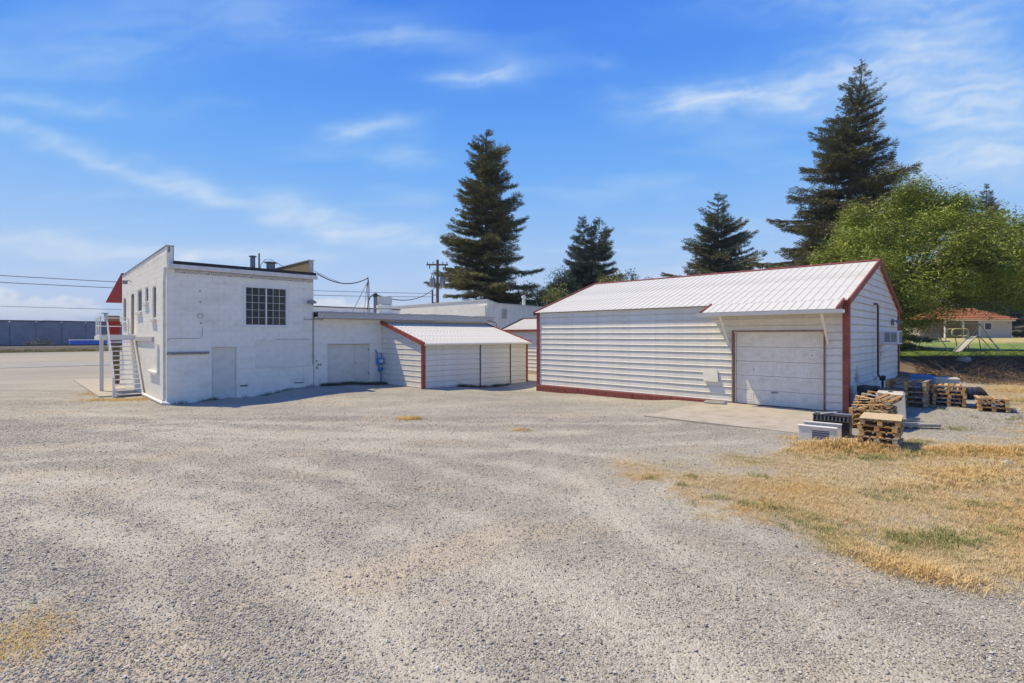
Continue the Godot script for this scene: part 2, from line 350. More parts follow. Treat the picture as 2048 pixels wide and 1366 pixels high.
func ground_tint(x: float, d: float) -> Color:
	var du := dust(x, d)
	var c := Color(.645, .62, .56).lerp(Color(.925, .89, .80), du)
	var sand := smoothstep(.25, .55, nz.get_noise_2d(x * 6.0 + 500, d * 9.0 + 40)) * 0.6
	c = c.lerp(Color(.92, .80, .64), sand)
	var s := straw(x, d)
	var n3 := nz.get_noise_2d(x * 11 + 77, d * 11)
	c = c.lerp(Color(.86, .70, .44).lerp(Color(.72, .62, .43), clampf(.5 + n3, 0, 1)), s * 0.85)
	# bank: brown soil and leaf litter
	var b := smoothstep(20.4, 22.0, d + (x - 18.0) * 0.05 + n3 * .8) * smoothstep(11.0, 15.0, x) * (1.0 - smoothstep(25.4, 26.4, d))
	c = c.lerp(Color(.32, .24, .165).lerp(Color(.44, .32, .21), clampf(.4 + 1.4 * n3, 0, 1)), b)
	# yard behind the buildings and beyond the lawn
	if d > 30.0 and x > 5: c = Color(.42, .38, .2)
	return c

const GX0 := -17.0
const GD0 := 2.6
const GS := .12
const GW := 375
const GN := 176
var gr_h := PackedFloat32Array(); var gr_s := PackedFloat32Array(); var gr_d := PackedFloat32Array()

func sample_grids() -> void:
	gr_h.resize(GW * GN); gr_s.resize(GW * GN); gr_d.resize(GW * GN)
	for j in GN:
		for i in GW:
			var x := GX0 + i * GS; var d := GD0 + j * GS; var k := j * GW + i
			if absf(x) > d * 1.15 + .3: continue
			gr_h[k] = gh(x, d); gr_s[k] = straw(x, d); gr_d[k] = dust(x, d)

func pick(a: PackedFloat32Array, x: float, d: float) -> float:
	var u := clampf((x - GX0) / GS, 0, GW - 1.01); var v := clampf((d - GD0) / GS, 0, GN - 1.01)
	var i := int(u); var j := int(v); var fu := u - i; var fv := v - j; var k := j * GW + i
	return lerpf(lerpf(a[k], a[k + 1], fu), lerpf(a[k + GW], a[k + GW + 1], fu), fv)

func axis(lo: float, a: float, b: float, hi: float, step: float) -> Array:
	var r := []
	var p := a; var s := step
	while p > lo: s *= 1.35; p = maxf(lo, p - s); r.push_front(p)
	var x := a
	while x < b: r.append(x); x += step
	s = step; p = b
	r.append(b)
	while p < hi: s *= 1.35; p = minf(hi, p + s); r.append(p)
	return r

func sheet(xs: Array, ds: Array, off: float, tint: Callable, hf: Callable) -> ArrayMesh:
	var nx := xs.size(); var nd := ds.size()
	var V := PackedVector3Array(); var N := PackedVector3Array(); var C := PackedColorArray(); var I := PackedInt32Array()
	for j in nd:
		for i in nx:
			V.append(Vector3(xs[i], hf.call(xs[i], ds[j]) + off, -ds[j])); C.append(tint.call(xs[i], ds[j]))
	for j in nd:
		for i in nx:
			var a := V[j * nx + mini(i + 1, nx - 1)] - V[j * nx + maxi(i - 1, 0)]
			var b := V[mini(j + 1, nd - 1) * nx + i] - V[maxi(j - 1, 0) * nx + i]
			N.append(a.cross(b).normalized())
	for j in nd - 1:
		for i in nx - 1:
			var k := j * nx + i
			I.append_array([k, k + nx, k + nx + 1, k, k + nx + 1, k + 1])
	var A := []; A.resize(Mesh.ARRAY_MAX); A[Mesh.ARRAY_VERTEX] = V; A[Mesh.ARRAY_NORMAL] = N; A[Mesh.ARRAY_COLOR] = C; A[Mesh.ARRAY_INDEX] = I
	var m := ArrayMesh.new(); m.add_surface_from_arrays(Mesh.PRIMITIVE_TRIANGLES, A); return m

func multi(called: String, mesh: Mesh, m: Material, xf: Array, cols: Array, parent: Node = null) -> MultiMeshInstance3D:
	var mm := MultiMesh.new(); mm.transform_format = MultiMesh.TRANSFORM_3D; mm.use_colors = true; mm.mesh = mesh; mm.instance_count = xf.size()
	for i in xf.size():
		mm.set_instance_transform(i, xf[i]); mm.set_instance_color(i, cols[i])
	var o := MultiMeshInstance3D.new(); o.multimesh = mm; o.material_override = m; o.name = called
	(self if parent == null else parent).add_child(o, true)
	return o

func white_cols(g: Geo) -> ArrayMesh:
	var c := PackedColorArray(); c.resize(g.v.size()); c.fill(Color(1, 1, 1)); return g.mesh(c)

func tuft_mesh(blades: int, h: float, w: float, spread: float, seed_: int) -> ArrayMesh:
	var r := RandomNumberGenerator.new(); r.seed = seed_
	var g := Geo.new()
	for i in blades:
		var a := r.randf() * TAU; var o := Vector3(r.randf_range(-1, 1), 0, r.randf_range(-1, 1)) * spread
		var hh := h * r.randf_range(.45, 1.0); var lean := Vector3(cos(a), 0, sin(a)) * hh * r.randf_range(.25, 1.1)
		var s := Vector3(-sin(a), 0, cos(a)) * w * .5
		var m := o + lean * .38 + Vector3.UP * hh * .62; var t := o + lean + Vector3.UP * hh * r.randf_range(.7, 1.0)
		g.quad(o - s, o + s, m + s * .75, m - s * .75); g.tri(m - s * .75, m + s * .75, t)
	return white_cols(g)

# ---------------------------------------------------------------- walls
func cut(rects: Array, hole: Rect2) -> Array:
	var out := []
	for r: Rect2 in rects:
		if not r.intersects(hole): out.append(r); continue
		var h := r.intersection(hole)
		if h.position.y - r.position.y > .004: out.append(Rect2(r.position.x, r.position.y, r.size.x, h.position.y - r.position.y))
		if r.end.y - h.end.y > .004: out.append(Rect2(r.position.x, h.end.y, r.size.x, r.end.y - h.end.y))
		if h.position.x - r.position.x > .004: out.append(Rect2(r.position.x, h.position.y, h.position.x - r.position.x, h.size.y))
		if r.end.x - h.end.x > .004: out.append(Rect2(h.end.x, h.position.y, r.end.x - h.end.x, h.size.y))
	return out

func wall_core(x0: float, x1: float, y0: float, y1: float, thick: float, holes: Array, front: float) -> Geo:
	var rs := [Rect2(x0, y0, x1 - x0, y1 - y0)]
	for h in holes: rs = cut(rs, h)
	var g := Geo.new()
	for r: Rect2 in rs: g.box(r.position.x, r.end.x, r.position.y, r.end.y, -thick, front)
	return g

func block_face(wall: Node3D, x0: float, x1: float, y0: float, y1: float, holes: Array, m: Material, budget: int) -> void:
	var list := []
	var row := 0; var y := y0
	while y < y1 - .02:
		var ye := minf(y + .203, y1)
		var x := x0 - (.2 if row % 2 == 1 else 0.0)
		while x < x1 - .01:
			var a := maxf(x, x0); var b := minf(x + .406, x1)
			if b - a > .03:
				var rs := [Rect2(a, y, b - a, ye - y)]
				for h in holes: rs = cut(rs, h)
				for r: Rect2 in rs:
					if r.size.x > .03 and r.size.y > .02: list.append(r)
			x += .406
		y = ye; row += 1
	list.sort_custom(func(p, q): return p.get_area() > q.get_area() + 1e-5)
	var cache := {}; var rest := Geo.new()
	for i in list.size():
		var r: Rect2 = list[i]; var w := r.size.x - .003; var h := r.size.y - .003
		var dz := .0008 * ((i * 7919) % 5) / 4.0
		if i < budget:
			var key := "%d_%d" % [int(w * 200), int(h * 200)]
			if not cache.has(key):
				var g := Geo.new(); g.cbox(-w / 2, w / 2, -h / 2, h / 2, -.028, 0, .002); cache[key] = g.mesh()
			part(cache[key], "block", m, wall, Transform3D(Basis.IDENTITY, Vector3(r.get_center().x, r.get_center().y, dz - .001)))
		else:
			var c := r.get_center()
			rest.cbox(c.x - w / 2, c.x + w / 2, c.y - h / 2, c.y + h / 2, -.028, dz - .001, .002)
	if rest.v.size() > 0:
		var o := part(rest, "blockwork", m, wall); o.set_meta("kind", "stuff")

func siding_geo(u0b: float, u1b: float, u0t: float, u1t: float, h: float, out: float) -> Geo:   # one lapped board, bottom at v = 0
	var g := Geo.new()
	var pr := [Vector2(.012, -.03), Vector2(.014, out * .9), Vector2(.02, out * 1.1), Vector2(h * .12, out * 1.15), Vector2(h * .24, out * .66), Vector2(h, out * .14), Vector2(h, -.03)]
	for i in pr.size() - 1:
		var p: Vector2 = pr[i]; var q: Vector2 = pr[i + 1]
		var pa := lerpf(u0b, u0t, p.x / h); var pb := lerpf(u1b, u1t, p.x / h)
		var qa := lerpf(u0b, u0t, q.x / h); var qb := lerpf(u1b, u1t, q.x / h)
		g.quad(Vector3(pa, p.x, p.y), Vector3(pb, p.x, p.y), Vector3(qb, q.x, q.y), Vector3(qa, q.x, q.y))
	for s in [0, 1]:
		for i in range(1, pr.size() - 1):
			var T := func(q: Vector2) -> Vector3: return Vector3(lerpf(u0b, u0t, q.x / h) if s == 0 else lerpf(u1b, u1t, q.x / h), q.x, q.y)
			if s == 0: g.tri(T.call(pr[0]), T.call(pr[i]), T.call(pr[i + 1]))
			else: g.tri(T.call(pr[0]), T.call(pr[i + 1]), T.call(pr[i]))
	return g

func roof_panel(w: float, len: float, rib: float) -> Geo:   # x across, z down the slope (0..len), y up
	var g := Geo.new()
	var pr := [Vector2(0, 0), Vector2(w * .84, 0), Vector2(w * .88, rib), Vector2(w * .95, rib), Vector2(w * .99, 0), Vector2(w, 0)]
	for i in pr.size() - 1:
		var p: Vector2 = pr[i]; var q: Vector2 = pr[i + 1]
		g.quad(Vector3(p.x, p.y, len), Vector3(q.x, q.y, len), Vector3(q.x, q.y, 0), Vector3(p.x, p.y, 0))
		g.quad(Vector3(p.x, -.012, 0), Vector3(q.x, -.012, 0), Vector3(q.x, -.012, len), Vector3(p.x, -.012, len))
		g.quad(Vector3(p.x, -.012, len), Vector3(q.x, -.012, len), Vector3(q.x, q.y, len), Vector3(p.x, p.y, len))
		g.quad(Vector3(q.x, -.012, 0), Vector3(p.x, -.012, 0), Vector3(p.x, p.y, 0), Vector3(q.x, q.y, 0))
	return g

# ---------------------------------------------------------------- the white block building
func small_window(wall: Node3D, r: Rect2, curtain: bool) -> void:
	var g := Geo.new(); var x0 := r.position.x; var x1 := r.end.x; var y0 := r.position.y; var y1 := r.end.y
	for b in [[x0, x0 + .05, y0, y1], [x1 - .05, x1, y0, y1], [x0 + .05, x1 - .05, y0, y0 + .05], [x0 + .05, x1 - .05, y1 - .05, y1]]:
		g.box(b[0], b[1], b[2], b[3], -.09, -.035)
	var f := part(g, "window", M.trim, wall)
	g = Geo.new(); g.box(x0 + .05, x1 - .05, y0 + .05, y1 - .05, -.064, -.058); part(g, "pane", M.darkglass, f)
	if curtain:
		g = Geo.new(); g.box(x0 + .05, x1 - .05, y0 + .1, y1 - .05, -.14, -.13); part(g, "curtain", M.fascia, f)
	g = Geo.new(); g.cbox(x0 - .07, x1 + .07, y0 - .12, y0, -.02, .09, .008); part(g, "window_sill", M.fascia, wall)

func build_tall() -> void:
	var b := thing("block_building", "two-storey white painted block building with grid window and outside stair", "building", TL)
	# front wall
	var win := Rect2(2.60, 2.69, 1.60, 1.55)
	var door := Rect2(1.44, -.5, .85, 2.35)
	var s1 := Rect2(2.42, .30, .30, .05); var s2 := Rect2(4.52, .29, .40, .04)
	var holes := [win, door, s1, s2]
	var fw := part(wall_core(.03, 5.33, -.5, 4.70, .2, holes, -.014), "front_wall", M.paint, b)
	block_face(fw, .03, 5.33, -.38, 4.70, holes, M.paint, 150)
	var g := Geo.new(); g.box(2.3, 5.0, .2, .4, -.3, -.2); part(g, "vent_back", M.black, b)
	g = Geo.new(); g.cbox(1.45, 2.28, -.45, 1.845, -.10, -.05, .004); var dr := part(g, "door", M.doorgrey, b)
	dr.set_meta("label", "flush white door without handle in the block wall")
	g = Geo.new(); g.box(1.40, 1.438, -.4, 1.88, -.05, .006); g.box(2.292, 2.33, -.4, 1.88, -.05, .006); g.box(1.438, 2.292, 1.853, 1.885, -.05, .007); part(g, "door_frame", M.paint, b)
	# grid window
	g = Geo.new()
	for q in [[2.53, 2.63, 2.63, 4.30], [4.17, 4.27, 2.63, 4.30], [2.63, 4.17, 4.20, 4.30], [2.63, 4.17, 2.63, 2.73]]:
		g.cbox(q[0], q[1], q[2], q[3], -.09, .025, .006)
	var fr := part(g, "window_frame", M.trim, b)
	g = Geo.new(); g.cbox(3.375, 3.425, 2.73, 4.20, -.075, .0, .005); part(g, "mullion", M.trim, fr)
	for s in 2:
		var xa := 2.63 if s == 0 else 3.425; var xb := 3.375 if s == 0 else 4.17
		var cw := (xb - xa) / 3.0; var ch := 1.47 / 5.0
		for i in range(1, 3):
			g = Geo.new(); g.box(xa + i * cw - .006, xa + i * cw + .006, 2.73, 4.20, -.062, -.036); part(g, "glazing_bar", M.trim, fr)
		for j in range(1, 5):
			g = Geo.new(); g.box(xa, xb, 2.73 + j * ch - .006, 2.73 + j * ch + .006, -.060, -.034); part(g, "glazing_bar", M.trim, fr)
		for i in 3:
			for j in 5:
				g = Geo.new()
				var k := ((i * 5 + j * 3 + s) % 4 - 1.5) * .0015
				g.box(xa + i * cw + .009, xa + (i + 1) * cw - .009, 2.73 + j * ch + .009, 2.73 + (j + 1) * ch - .009, -.052 + k, -.048 + k)
				part(g, "pane", M.glass, fr)
	g = Geo.new()   # curtain with folds behind the right sash
	for i in 10:
		var x := 3.78 + i * .045; g.quad(Vector3(x, 2.7, -.26), Vector3(x + .0225, 2.7, -.22), Vector3(x + .0225, 4.25, -.22), Vector3(x, 4.25, -.26)); g.quad(Vector3(x + .0225, 2.7, -.22), Vector3(x + .045, 2.7, -.26), Vector3(x + .045, 4.25, -.26), Vector3(x + .0225, 4.25, -.22))
	part(g, "curtain", M.curtain, b)
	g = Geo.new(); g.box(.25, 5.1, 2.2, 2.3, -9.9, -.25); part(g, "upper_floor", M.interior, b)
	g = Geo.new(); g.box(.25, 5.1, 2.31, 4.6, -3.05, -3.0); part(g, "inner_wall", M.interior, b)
	# ledge, plaster sheet, cable, ring, lamp
	g = Geo.new(); g.cbox(.0, 1.34, 1.61, 1.70, .002, .07, .006); part(g, "ledge_board", M.peel_dark, b)
	g = Geo.new(); g.cbox(3.0, 5.2, 1.0, 2.16, .002, .016, .004); part(g, "plaster_sheet", M.paint_low, b)
	g = Geo.new(); g.cbox(3.75, 5.18, 2.13, 2.165, .004, .021, .003); part(g, "sheet_edge", M.peeling, b)
	g = Geo.new(); g.box(2.35, 6.0, .985, .996, .002, .008); part(g, "sheet_seam", M.fascia, b)
	g = Geo.new(); g.tube([Vector3(.02, 2.12, .012), Vector3(.12, 2.2, .012), Vector3(1.02, 2.19, .012), Vector3(1.11, 2.26, .012), Vector3(1.13, 2.6, .012)], .007, 5); part(g, "cable", M.greymetal, b)
	var ring := []
	for i in 13: ring.append(Vector3(1.05 + .09 * cos(TAU * i / 12.0), 3.03 + .09 * sin(TAU * i / 12.0), .02))
	g = Geo.new(); g.tube(ring, .009, 5); part(g, "cable_ring", M.greymetal, b)
	for q in [[1.05, 3.95], [1.06, 3.55], [1.08, 2.76]]:
		g = Geo.new(); g.cbox(q[0] - .03, q[0] + .03, q[1] - .015, q[1] + .015, .0, .03, .004); part(g, "anchor", M.greymetal, b)
	g = Geo.new(); g.tube([Vector3(5.30, 3.28, .015), Vector3(5.28, 2.2, .015), Vector3(5.29, 1.05, .015)], .010, 6); part(g, "cable", M.greymetal, b)
	g = Geo.new(); g.tube([Vector3(5.27, 3.62, .01), Vector3(5.27, 3.70, .12), Vector3(5.2, 3.73, .2)], .02, 6); g.prism(PackedVector2Array([Vector2(4.98, 3.66), Vector2(5.3, 3.66), Vector2(5.34, 3.72), Vector2(5.2, 3.80), Vector2(5.05, 3.79)]), .1, .32); part(g, "floodlight", M.greymetal, b)
	g = Geo.new(); g.tube([Vector3(4.9, 3.02, .01), Vector3(4.95, 2.98, .08), Vector3(5.7, 2.98, .08), Vector3(5.72, 3.02, .01)], .014, 5); part(g, "wire_bracket", M.greymetal, b)
	# eave
	g = Geo.new(); g.box(.25, 5.30, 4.565, 4.69, .002, .03); part(g, "frieze_board", M.peeling, b)
	g = Geo.new(); g.cbox(.02, 5.45, 4.70, 4.865, .004, .15, .012); part(g, "gutter", M.fascia, b)
	g = Geo.new(); g.box(.20, 5.13, 4.872, 4.985, -10.1, .12); part(g, "roof", M.darkroof, b)
	g = Geo.new(); g.box(5.13, 5.40, 4.872, 4.985, -.02, .12); part(g, "roof_edge", M.darkroof, b)
	# left wall
	var wins := [Rect2(-2.54, 2.95, .68, 1.27), Rect2(-4.05, 3.66, .65, .62), Rect2(-5.85, 3.32, 1.05, .95), Rect2(-9.81, 2.97, .84, 1.16)]
	var ldoor := Rect2(-7.55, 2.34, .85, 1.85)
	var lh := wins.duplicate(); lh.append(ldoor)
	var TW := Transform3D(FACE_LEFT, Vector3.ZERO)
	var lw := part(wall_core(-10.2, 0, -.5, 5.2, .2, lh, -.014), "side_wall", M.paint, b, TW)
	block_face(lw, -10.2, 0, -.38, 5.19, lh, M.paint, 150)
	for i in 4: small_window(lw, wins[i], i == 2)
	g = Geo.new(); g.cbox(-7.54, -6.71, 2.34, 4.18, -.10, -.04, .004); var sd := part(g, "side_door", M.curtain, lw)
	g = Geo.new(); g.lathe([Vector2(.0, 0), Vector2(.03, .01), Vector2(.03, .04), Vector2(0, .05)], 10, Vector3(-7.42, 3.3, -.03)); part(g, "door_knob", M.greymetal, sd)
	g = Geo.new(); g.prism(PackedVector2Array([Vector2(-10.2, 5.202), Vector2(0, 5.202), Vector2(0, 5.5), Vector2(-10.2, 5.26)]), -.2, -.002); part(g, "parapet", M.paint, lw)
	g = Geo.new(); g.prism(PackedVector2Array([Vector2(-10.25, 5.264), Vector2(.04, 5.504), Vector2(.04, 5.53), Vector2(-10.25, 5.29)]), -.23, .03); part(g, "parapet_cap", M.greymetal, lw)
	g = Geo.new(); g.box(.04, .10, 5.28, 5.47, -.0, .02); g.box(.205, .22, 5.0, 5.48, -.1, .01); part(g, "flashing", M.peel_dark, b)
	g = Geo.new(); g.cbox(-6.30, -2.24, 2.06, 2.25, .002, .07, .006); part(g, "ledger_board", M.peeling, lw)
	g = Geo.new(); g.cbox(-1.36, -1.29, .93, 1.98, .002, .07, .005); g.cbox(-3.05, -1.29, .84, .93, .002, .10, .005); part(g, "blind_window_trim", M.paint, lw)
	g = Geo.new(); g.tube([Vector3(-7.5, 4.80, 0), Vector3(-7.5, 4.83, .14), Vector3(-7.5, 4.78, .2)], .022, 6); g.prism(PackedVector2Array([Vector2(-7.6, 4.66), Vector2(-7.4, 4.66), Vector2(-7.43, 4.82), Vector2(-7.57, 4.82)]), .14, .32); part(g, "wall_lamp", M.greymetal, lw)
	g = Geo.new(); g.tube([Vector3(-.06, 4.72, .07), Vector3(-.06, 4.60, .08), Vector3(-.06, 4.38, -.03), Vector3(-.06, 4.1, -.06), Vector3(-.06, .02, -.06), Vector3(-.10, -.10, -.04)], .045, 8); part(g, "downspout", M.fascia, b)
	g = Geo.new(); g.tube([Vector3(-.10, -.12, .06), Vector3(-.10, -.11, -1.6), Vector3(-.09, -.10, -3.9)], .06, 8); g.tube([Vector3(-.10, -.10, .0), Vector3(.02, -.12, .16), Vector3(.1, -.13, .2)], .06, 8); part(g, "drain_pipe", M.trim, b)
	# far walls and right parapet
	g = Geo.new(); g.box(5.13, 5.33, -.5, 4.87, -10.0, -.2); g.box(.2, 5.33, -.5, 5.0, -10.2, -10.0); part(g, "back_wall", M.paint, b)
	g = Geo.new(); g.box(5.13, 5.33, 4.987, 5.50, -10.0, -.0); part(g, "parapet", M.brownpatch, b)
	g = Geo.new(); g.box(5.10, 5.36, 5.502, 5.535, -10.0, .03); g.box(5.14, 5.325, 5.0, 5.5, .002, .012); part(g, "parapet_cap", M.peeling, b)
	# street awning, flared at the corner
	g = Geo.new()
	var a := Vector3(-.02, 5.42, -10.25); var c := Vector3(-.02, 3.98, -10.25); var e := Vector3(-.52, 3.98, -11.5); var f := Vector3(5.5, 5.42, -10.25); var h := Vector3(6.1, 3.98, -11.6); var k := Vector3(5.5, 3.98, -10.25)
	g.tri(c, a, e); g.quad(a, f, h, e); g.tri(f, k, h); g.quad(c, e, h, k); part(g, "awning", M.awning, b)
	g = Geo.new(); g.box(-.52, -.02, 2.35, 3.02, -10.9, -10.8); part(g, "porch_panel", M.awning, b)
	g = Geo.new(); g.box(-.55, -.02, 3.022, 3.30, -11.6, -10.78); part(g, "porch_beam", M.wood[3], b)
	g = Geo.new(); g.box(-.30, -.02, -.3, 2.34, -10.86, -10.8); part(g, "porch_door", M.curtain, b)

func build_roof_things() -> void:
	for q in [["narrow grey roof vent pipe with wide rain cap on white block building", 4.02, -3.6, .11, 4.98, 6.02], ["stout grey roof vent pipe with low cap near the brown parapet", 4.75, -3.4, .19, 4.98, 5.78]]:
		var t := thing("roof_vent", q[0], "vent", TL * Transform3D(Basis.IDENTITY, Vector3(q[1], q[4], q[2])), "grey vents on the flat roof")
		var g := Geo.new(); g.lathe([Vector2(q[3] * 1.3, 0), Vector2(q[3] * 1.3, .05), Vector2(q[3], .08), Vector2(q[3], q[5] - q[4] - .12)], 14); part(g, "pipe", M.greymetal, t)
		g = Geo.new(); g.lathe([Vector2(0, q[5] - q[4] - .10), Vector2(q[3] * 1.5, q[5] - q[4] - .09), Vector2(q[3] * 1.5, q[5] - q[4] - .05), Vector2(0, q[5] - q[4])], 14); part(g, "cap", M.greymetal, t)
		g = Geo.new()
		for i in 3: g.box(cos(i * 2.1) * q[3] * .9 - .01, cos(i * 2.1) * q[3] * .9 + .01, q[5] - q[4] - .14, q[5] - q[4] - .09, sin(i * 2.1) * q[3] * .9 - .01, sin(i * 2.1) * q[3] * .9 + .01)
		part(g, "cap_leg", M.greymetal, t)
	var t := thing("service_mast", "dark upright mast with bent cable loop beside roof vents", "mast", TL * Transform3D(Basis.IDENTITY, Vector3(4.3, 4.98, -3.6)))
	var g := Geo.new(); g.tube([Vector3.ZERO, Vector3(0, 1.15, 0)], .035, 8); part(g, "pole", M.pole, t)
	g = Geo.new(); g.tube([Vector3(.02, .2, .02), Vector3(.06, .62, .04), Vector3(.25, .88, .05), Vector3(.5, .9, .05), Vector3(1.0, .60, .3), Vector3(1.45, .32, .5)], .014, 5); part(g, "cable", M.wire, t)
	# tripod on the annex roof
	t = thing("antenna_tripod", "thin leaning tripod mast carrying a cable above the low roof", "mast", TL * Transform3D(Basis.IDENTITY, Vector3(9.3, 3.31, -2.6)))
	for q in [Vector3(-1.0, 0, .1), Vector3(-.25, 0, .7), Vector3(.1, 0, -.6)]:
		g = Geo.new(); g.tube([q, Vector3(-.02, 1.75, 0)], .016, 6); part(g, "leg", M.greymetal, t)
	g = Geo.new(); g.tube([Vector3(.02, 0, 0), Vector3(.02, 2.02, 0)], .03, 8); part(g, "pole", M.greymetal, t)
	g = Geo.new(); g.tube([Vector3(.05, 1.9, 0), Vector3(.1, 1.3, .02), Vector3(.07, .6, 0)], .012, 5); part(g, "cable", M.wire, t)
	t = thing("service_pipe", "grey conduit stack with tangled black weatherhead cables on low roof", "conduit", TL * Transform3D(Basis.IDENTITY, Vector3(9.75, 3.31, -2.6)))
	g = Geo.new(); g.tube([Vector3.ZERO, Vector3(0, 1.0, 0)], .10, 10); part(g, "pipe", M.greymetal, t)
	g = Geo.new(); g.lathe([Vector2(.12, 1.0), Vector2(.14, 1.08), Vector2(.09, 1.2), Vector2(0, 1.24)], 10); part(g, "weatherhead", M.black, t)
	for i in 4:
		g = Geo.new(); g.tube([Vector3(.02, 1.16, 0), Vector3(-.2 - .08 * i, 1.12 - .05 * i, .05), Vector3(-.42, .78, .02), Vector3(-.47, .4 - .05 * i, 0)] if i < 2 else [Vector3(.05, 1.18, 0), Vector3(.2, 1.02 - .06 * i, .05), Vector3(.26, .62, .03), Vector3(.2, .45, .05)], .017, 5); part(g, "cable", M.wire, t)
	t = thing("roof_turbine", "large round cream roof ventilator with stepped drum on low roof", "vent", TL * Transform3D(Basis.IDENTITY, Vector3(10.15, 3.31, -2.4)))
	g = Geo.new(); g.lathe([Vector2(.42, 0), Vector2(.42, .36), Vector2(.30, .38)], 18); part(g, "base", M.cream, t)
	g = Geo.new(); g.lathe([Vector2(.30, .38), Vector2(.44, .42), Vector2(.44, .58), Vector2(.36, .62)], 18); part(g, "collar", M.cream, t)
	g = Geo.new(); g.lathe([Vector2(.36, .62), Vector2(.40, .66), Vector2(.40, 1.02), Vector2(.0, 1.06)], 18); part(g, "drum", M.lightmetal, t)

func build_annex() -> void:
	var b := thing("block_annex", "low white block annex with peeling flat roof edge and wide double door", "building", TL)
	var dd := Rect2(5.95, -.5, 2.05, 2.41)
	var fw := part(wall_core(5.36, 15.34, -.5, 3.04, .2, [dd], -.034), "front_wall", M.paint, b)
	block_face(fw, 5.36, 8.62, -.38, 3.035, [dd], M.paint, 140)
	var g := Geo.new(); g.cbox(5.96, 7.262, -.45, 1.90, -.15, -.11, .004); part(g, "door_panel", M.doorgrey, b)
	g = Geo.new(); g.cbox(7.268, 7.99, -.45, 1.90, -.135, -.095, .004); var d := part(g, "door", M.doorgrey, b)
	g = Geo.new(); g.box(7.31, 7.33, 1.0, 1.1, -.094, -.07); part(g, "door_handle", M.greymetal, d)
	for yy in [.5, 1.6]:
		g = Geo.new(); g.box(7.93, 7.985, yy, yy + .09, -.094, -.085); part(g, "hinge", M.greymetal, d)
	g = Geo.new(); g.box(5.93, 8.02, 1.912, 1.95, -.05, .012); part(g, "lintel", M.fascia, b)
	g = Geo.new(); g.box(15.14, 15.34, -.5, 3.04, -9.2, -.2); g.box(5.36, 15.34, -.5, 3.2, -9.4, -9.2); part(g, "back_wall", M.paint, b)
	g = Geo.new(); g.box(5.36, 15.34, 3.205, 4.06, -9.4, -9.2); part(g, "street_parapet", M.paint, b)
	g = Geo.new(); g.box(5.36, 15.4, 4.062, 4.12, -9.45, -9.15); part(g, "parapet_cap", M.darkroof, b)
	g = Geo.new(); g.box(5.36, 15.40, 3.045, 3.10, .0, .36); part(g, "soffit", M.fascia, b)
	g = Geo.new(); g.cbox(5.36, 15.42, 3.045, 3.29, .362, .40, .006); part(g, "fascia", M.peeling, b)
	# uneven rolled edge of the flat roof
	g = Geo.new(); var r := RandomNumberGenerator.new(); r.seed = 3
	var prev := 3.33
	var px := 5.34
	while px < 15.44:
		var y2 := 3.325 + r.randf() * .035 + .03 * exp(-pow((px - 11.5) / 1.2, 2))
		g.hexa([Vector3(px, 3.293, .43), Vector3(px + .25, 3.293, .43), Vector3(px + .25, 3.293, -.3), Vector3(px, 3.293, -.3), Vector3(px, prev, .41), Vector3(px + .25, y2, .41), Vector3(px + .25, y2, -.3), Vector3(px, prev, -.3)])
		prev = y2; px += .25
	part(g, "roof_edge", M.peeling, b)
	g = Geo.new(); g.box(5.36, 15.34, 3.2, 3.30, -9.2, -.302); part(g, "roof", M.lightmetal, b)
	for q in [[5.42, 1.15], [5.5, 1.0], [5.45, .86], [5.6, .99]]:
		g = Geo.new(); g.cbox(q[0], q[0] + .06, q[1], q[1] + .05 + .06 * fmod(q[0] * 13.0, 1.0), .002, .02, .003); part(g, "paint_flake", M.peel_dark, b)
	# gas meter
	var t := thing("gas_meter", "blue gas meter and pipes on wall beside white lean-to", "meter", TL * Transform3D(Basis.IDENTITY, Vector3(8.40, 0, .02)))
	g = Geo.new(); g.cbox(-.14, .14, .92, 1.25, .04, .26, .05); part(g, "meter_body", M.bluepaint, t)
	g = Geo.new(); g.lathe([Vector2(.0, 0), Vector2(.09, .0), Vector2(.09, .05), Vector2(0, .06)], 14); g.swap(Transform3D(Basis(Vector3.RIGHT, PI / 2), Vector3(0, 1.1, .26))); part(g, "dial", M.gauge, t)
	g = Geo.new(); g.tube([Vector3(-.12, 1.2, .14), Vector3(-.12, 1.5, .14), Vector3(-.12, 1.55, .05), Vector3(-.12, 1.62, .0)], .03, 8); g.tube([Vector3(.1, 1.2, .14), Vector3(.1, 1.42, .14), Vector3(.1, 1.45, .0)], .03, 8); part(g, "pipe", M.bluepaint, t)
	g = Geo.new(); g.tube([Vector3(-.04, .95, .14), Vector3(-.04, .62, .14), Vector3(.08, .55, .14), Vector3(.08, -.1, .14)], .032, 8); part(g, "riser", M.bluepaint, t)
	g = Geo.new(); g.lathe([Vector2(0, 0), Vector2(.11, .02), Vector2(.11, .07), Vector2(.05, .1), Vector2(0, .16)], 14); g.swap(Transform3D(Basis(Vector3.RIGHT, PI / 2), Vector3(.06, .72, .12))); part(g, "regulator", M.bluepaint, t)

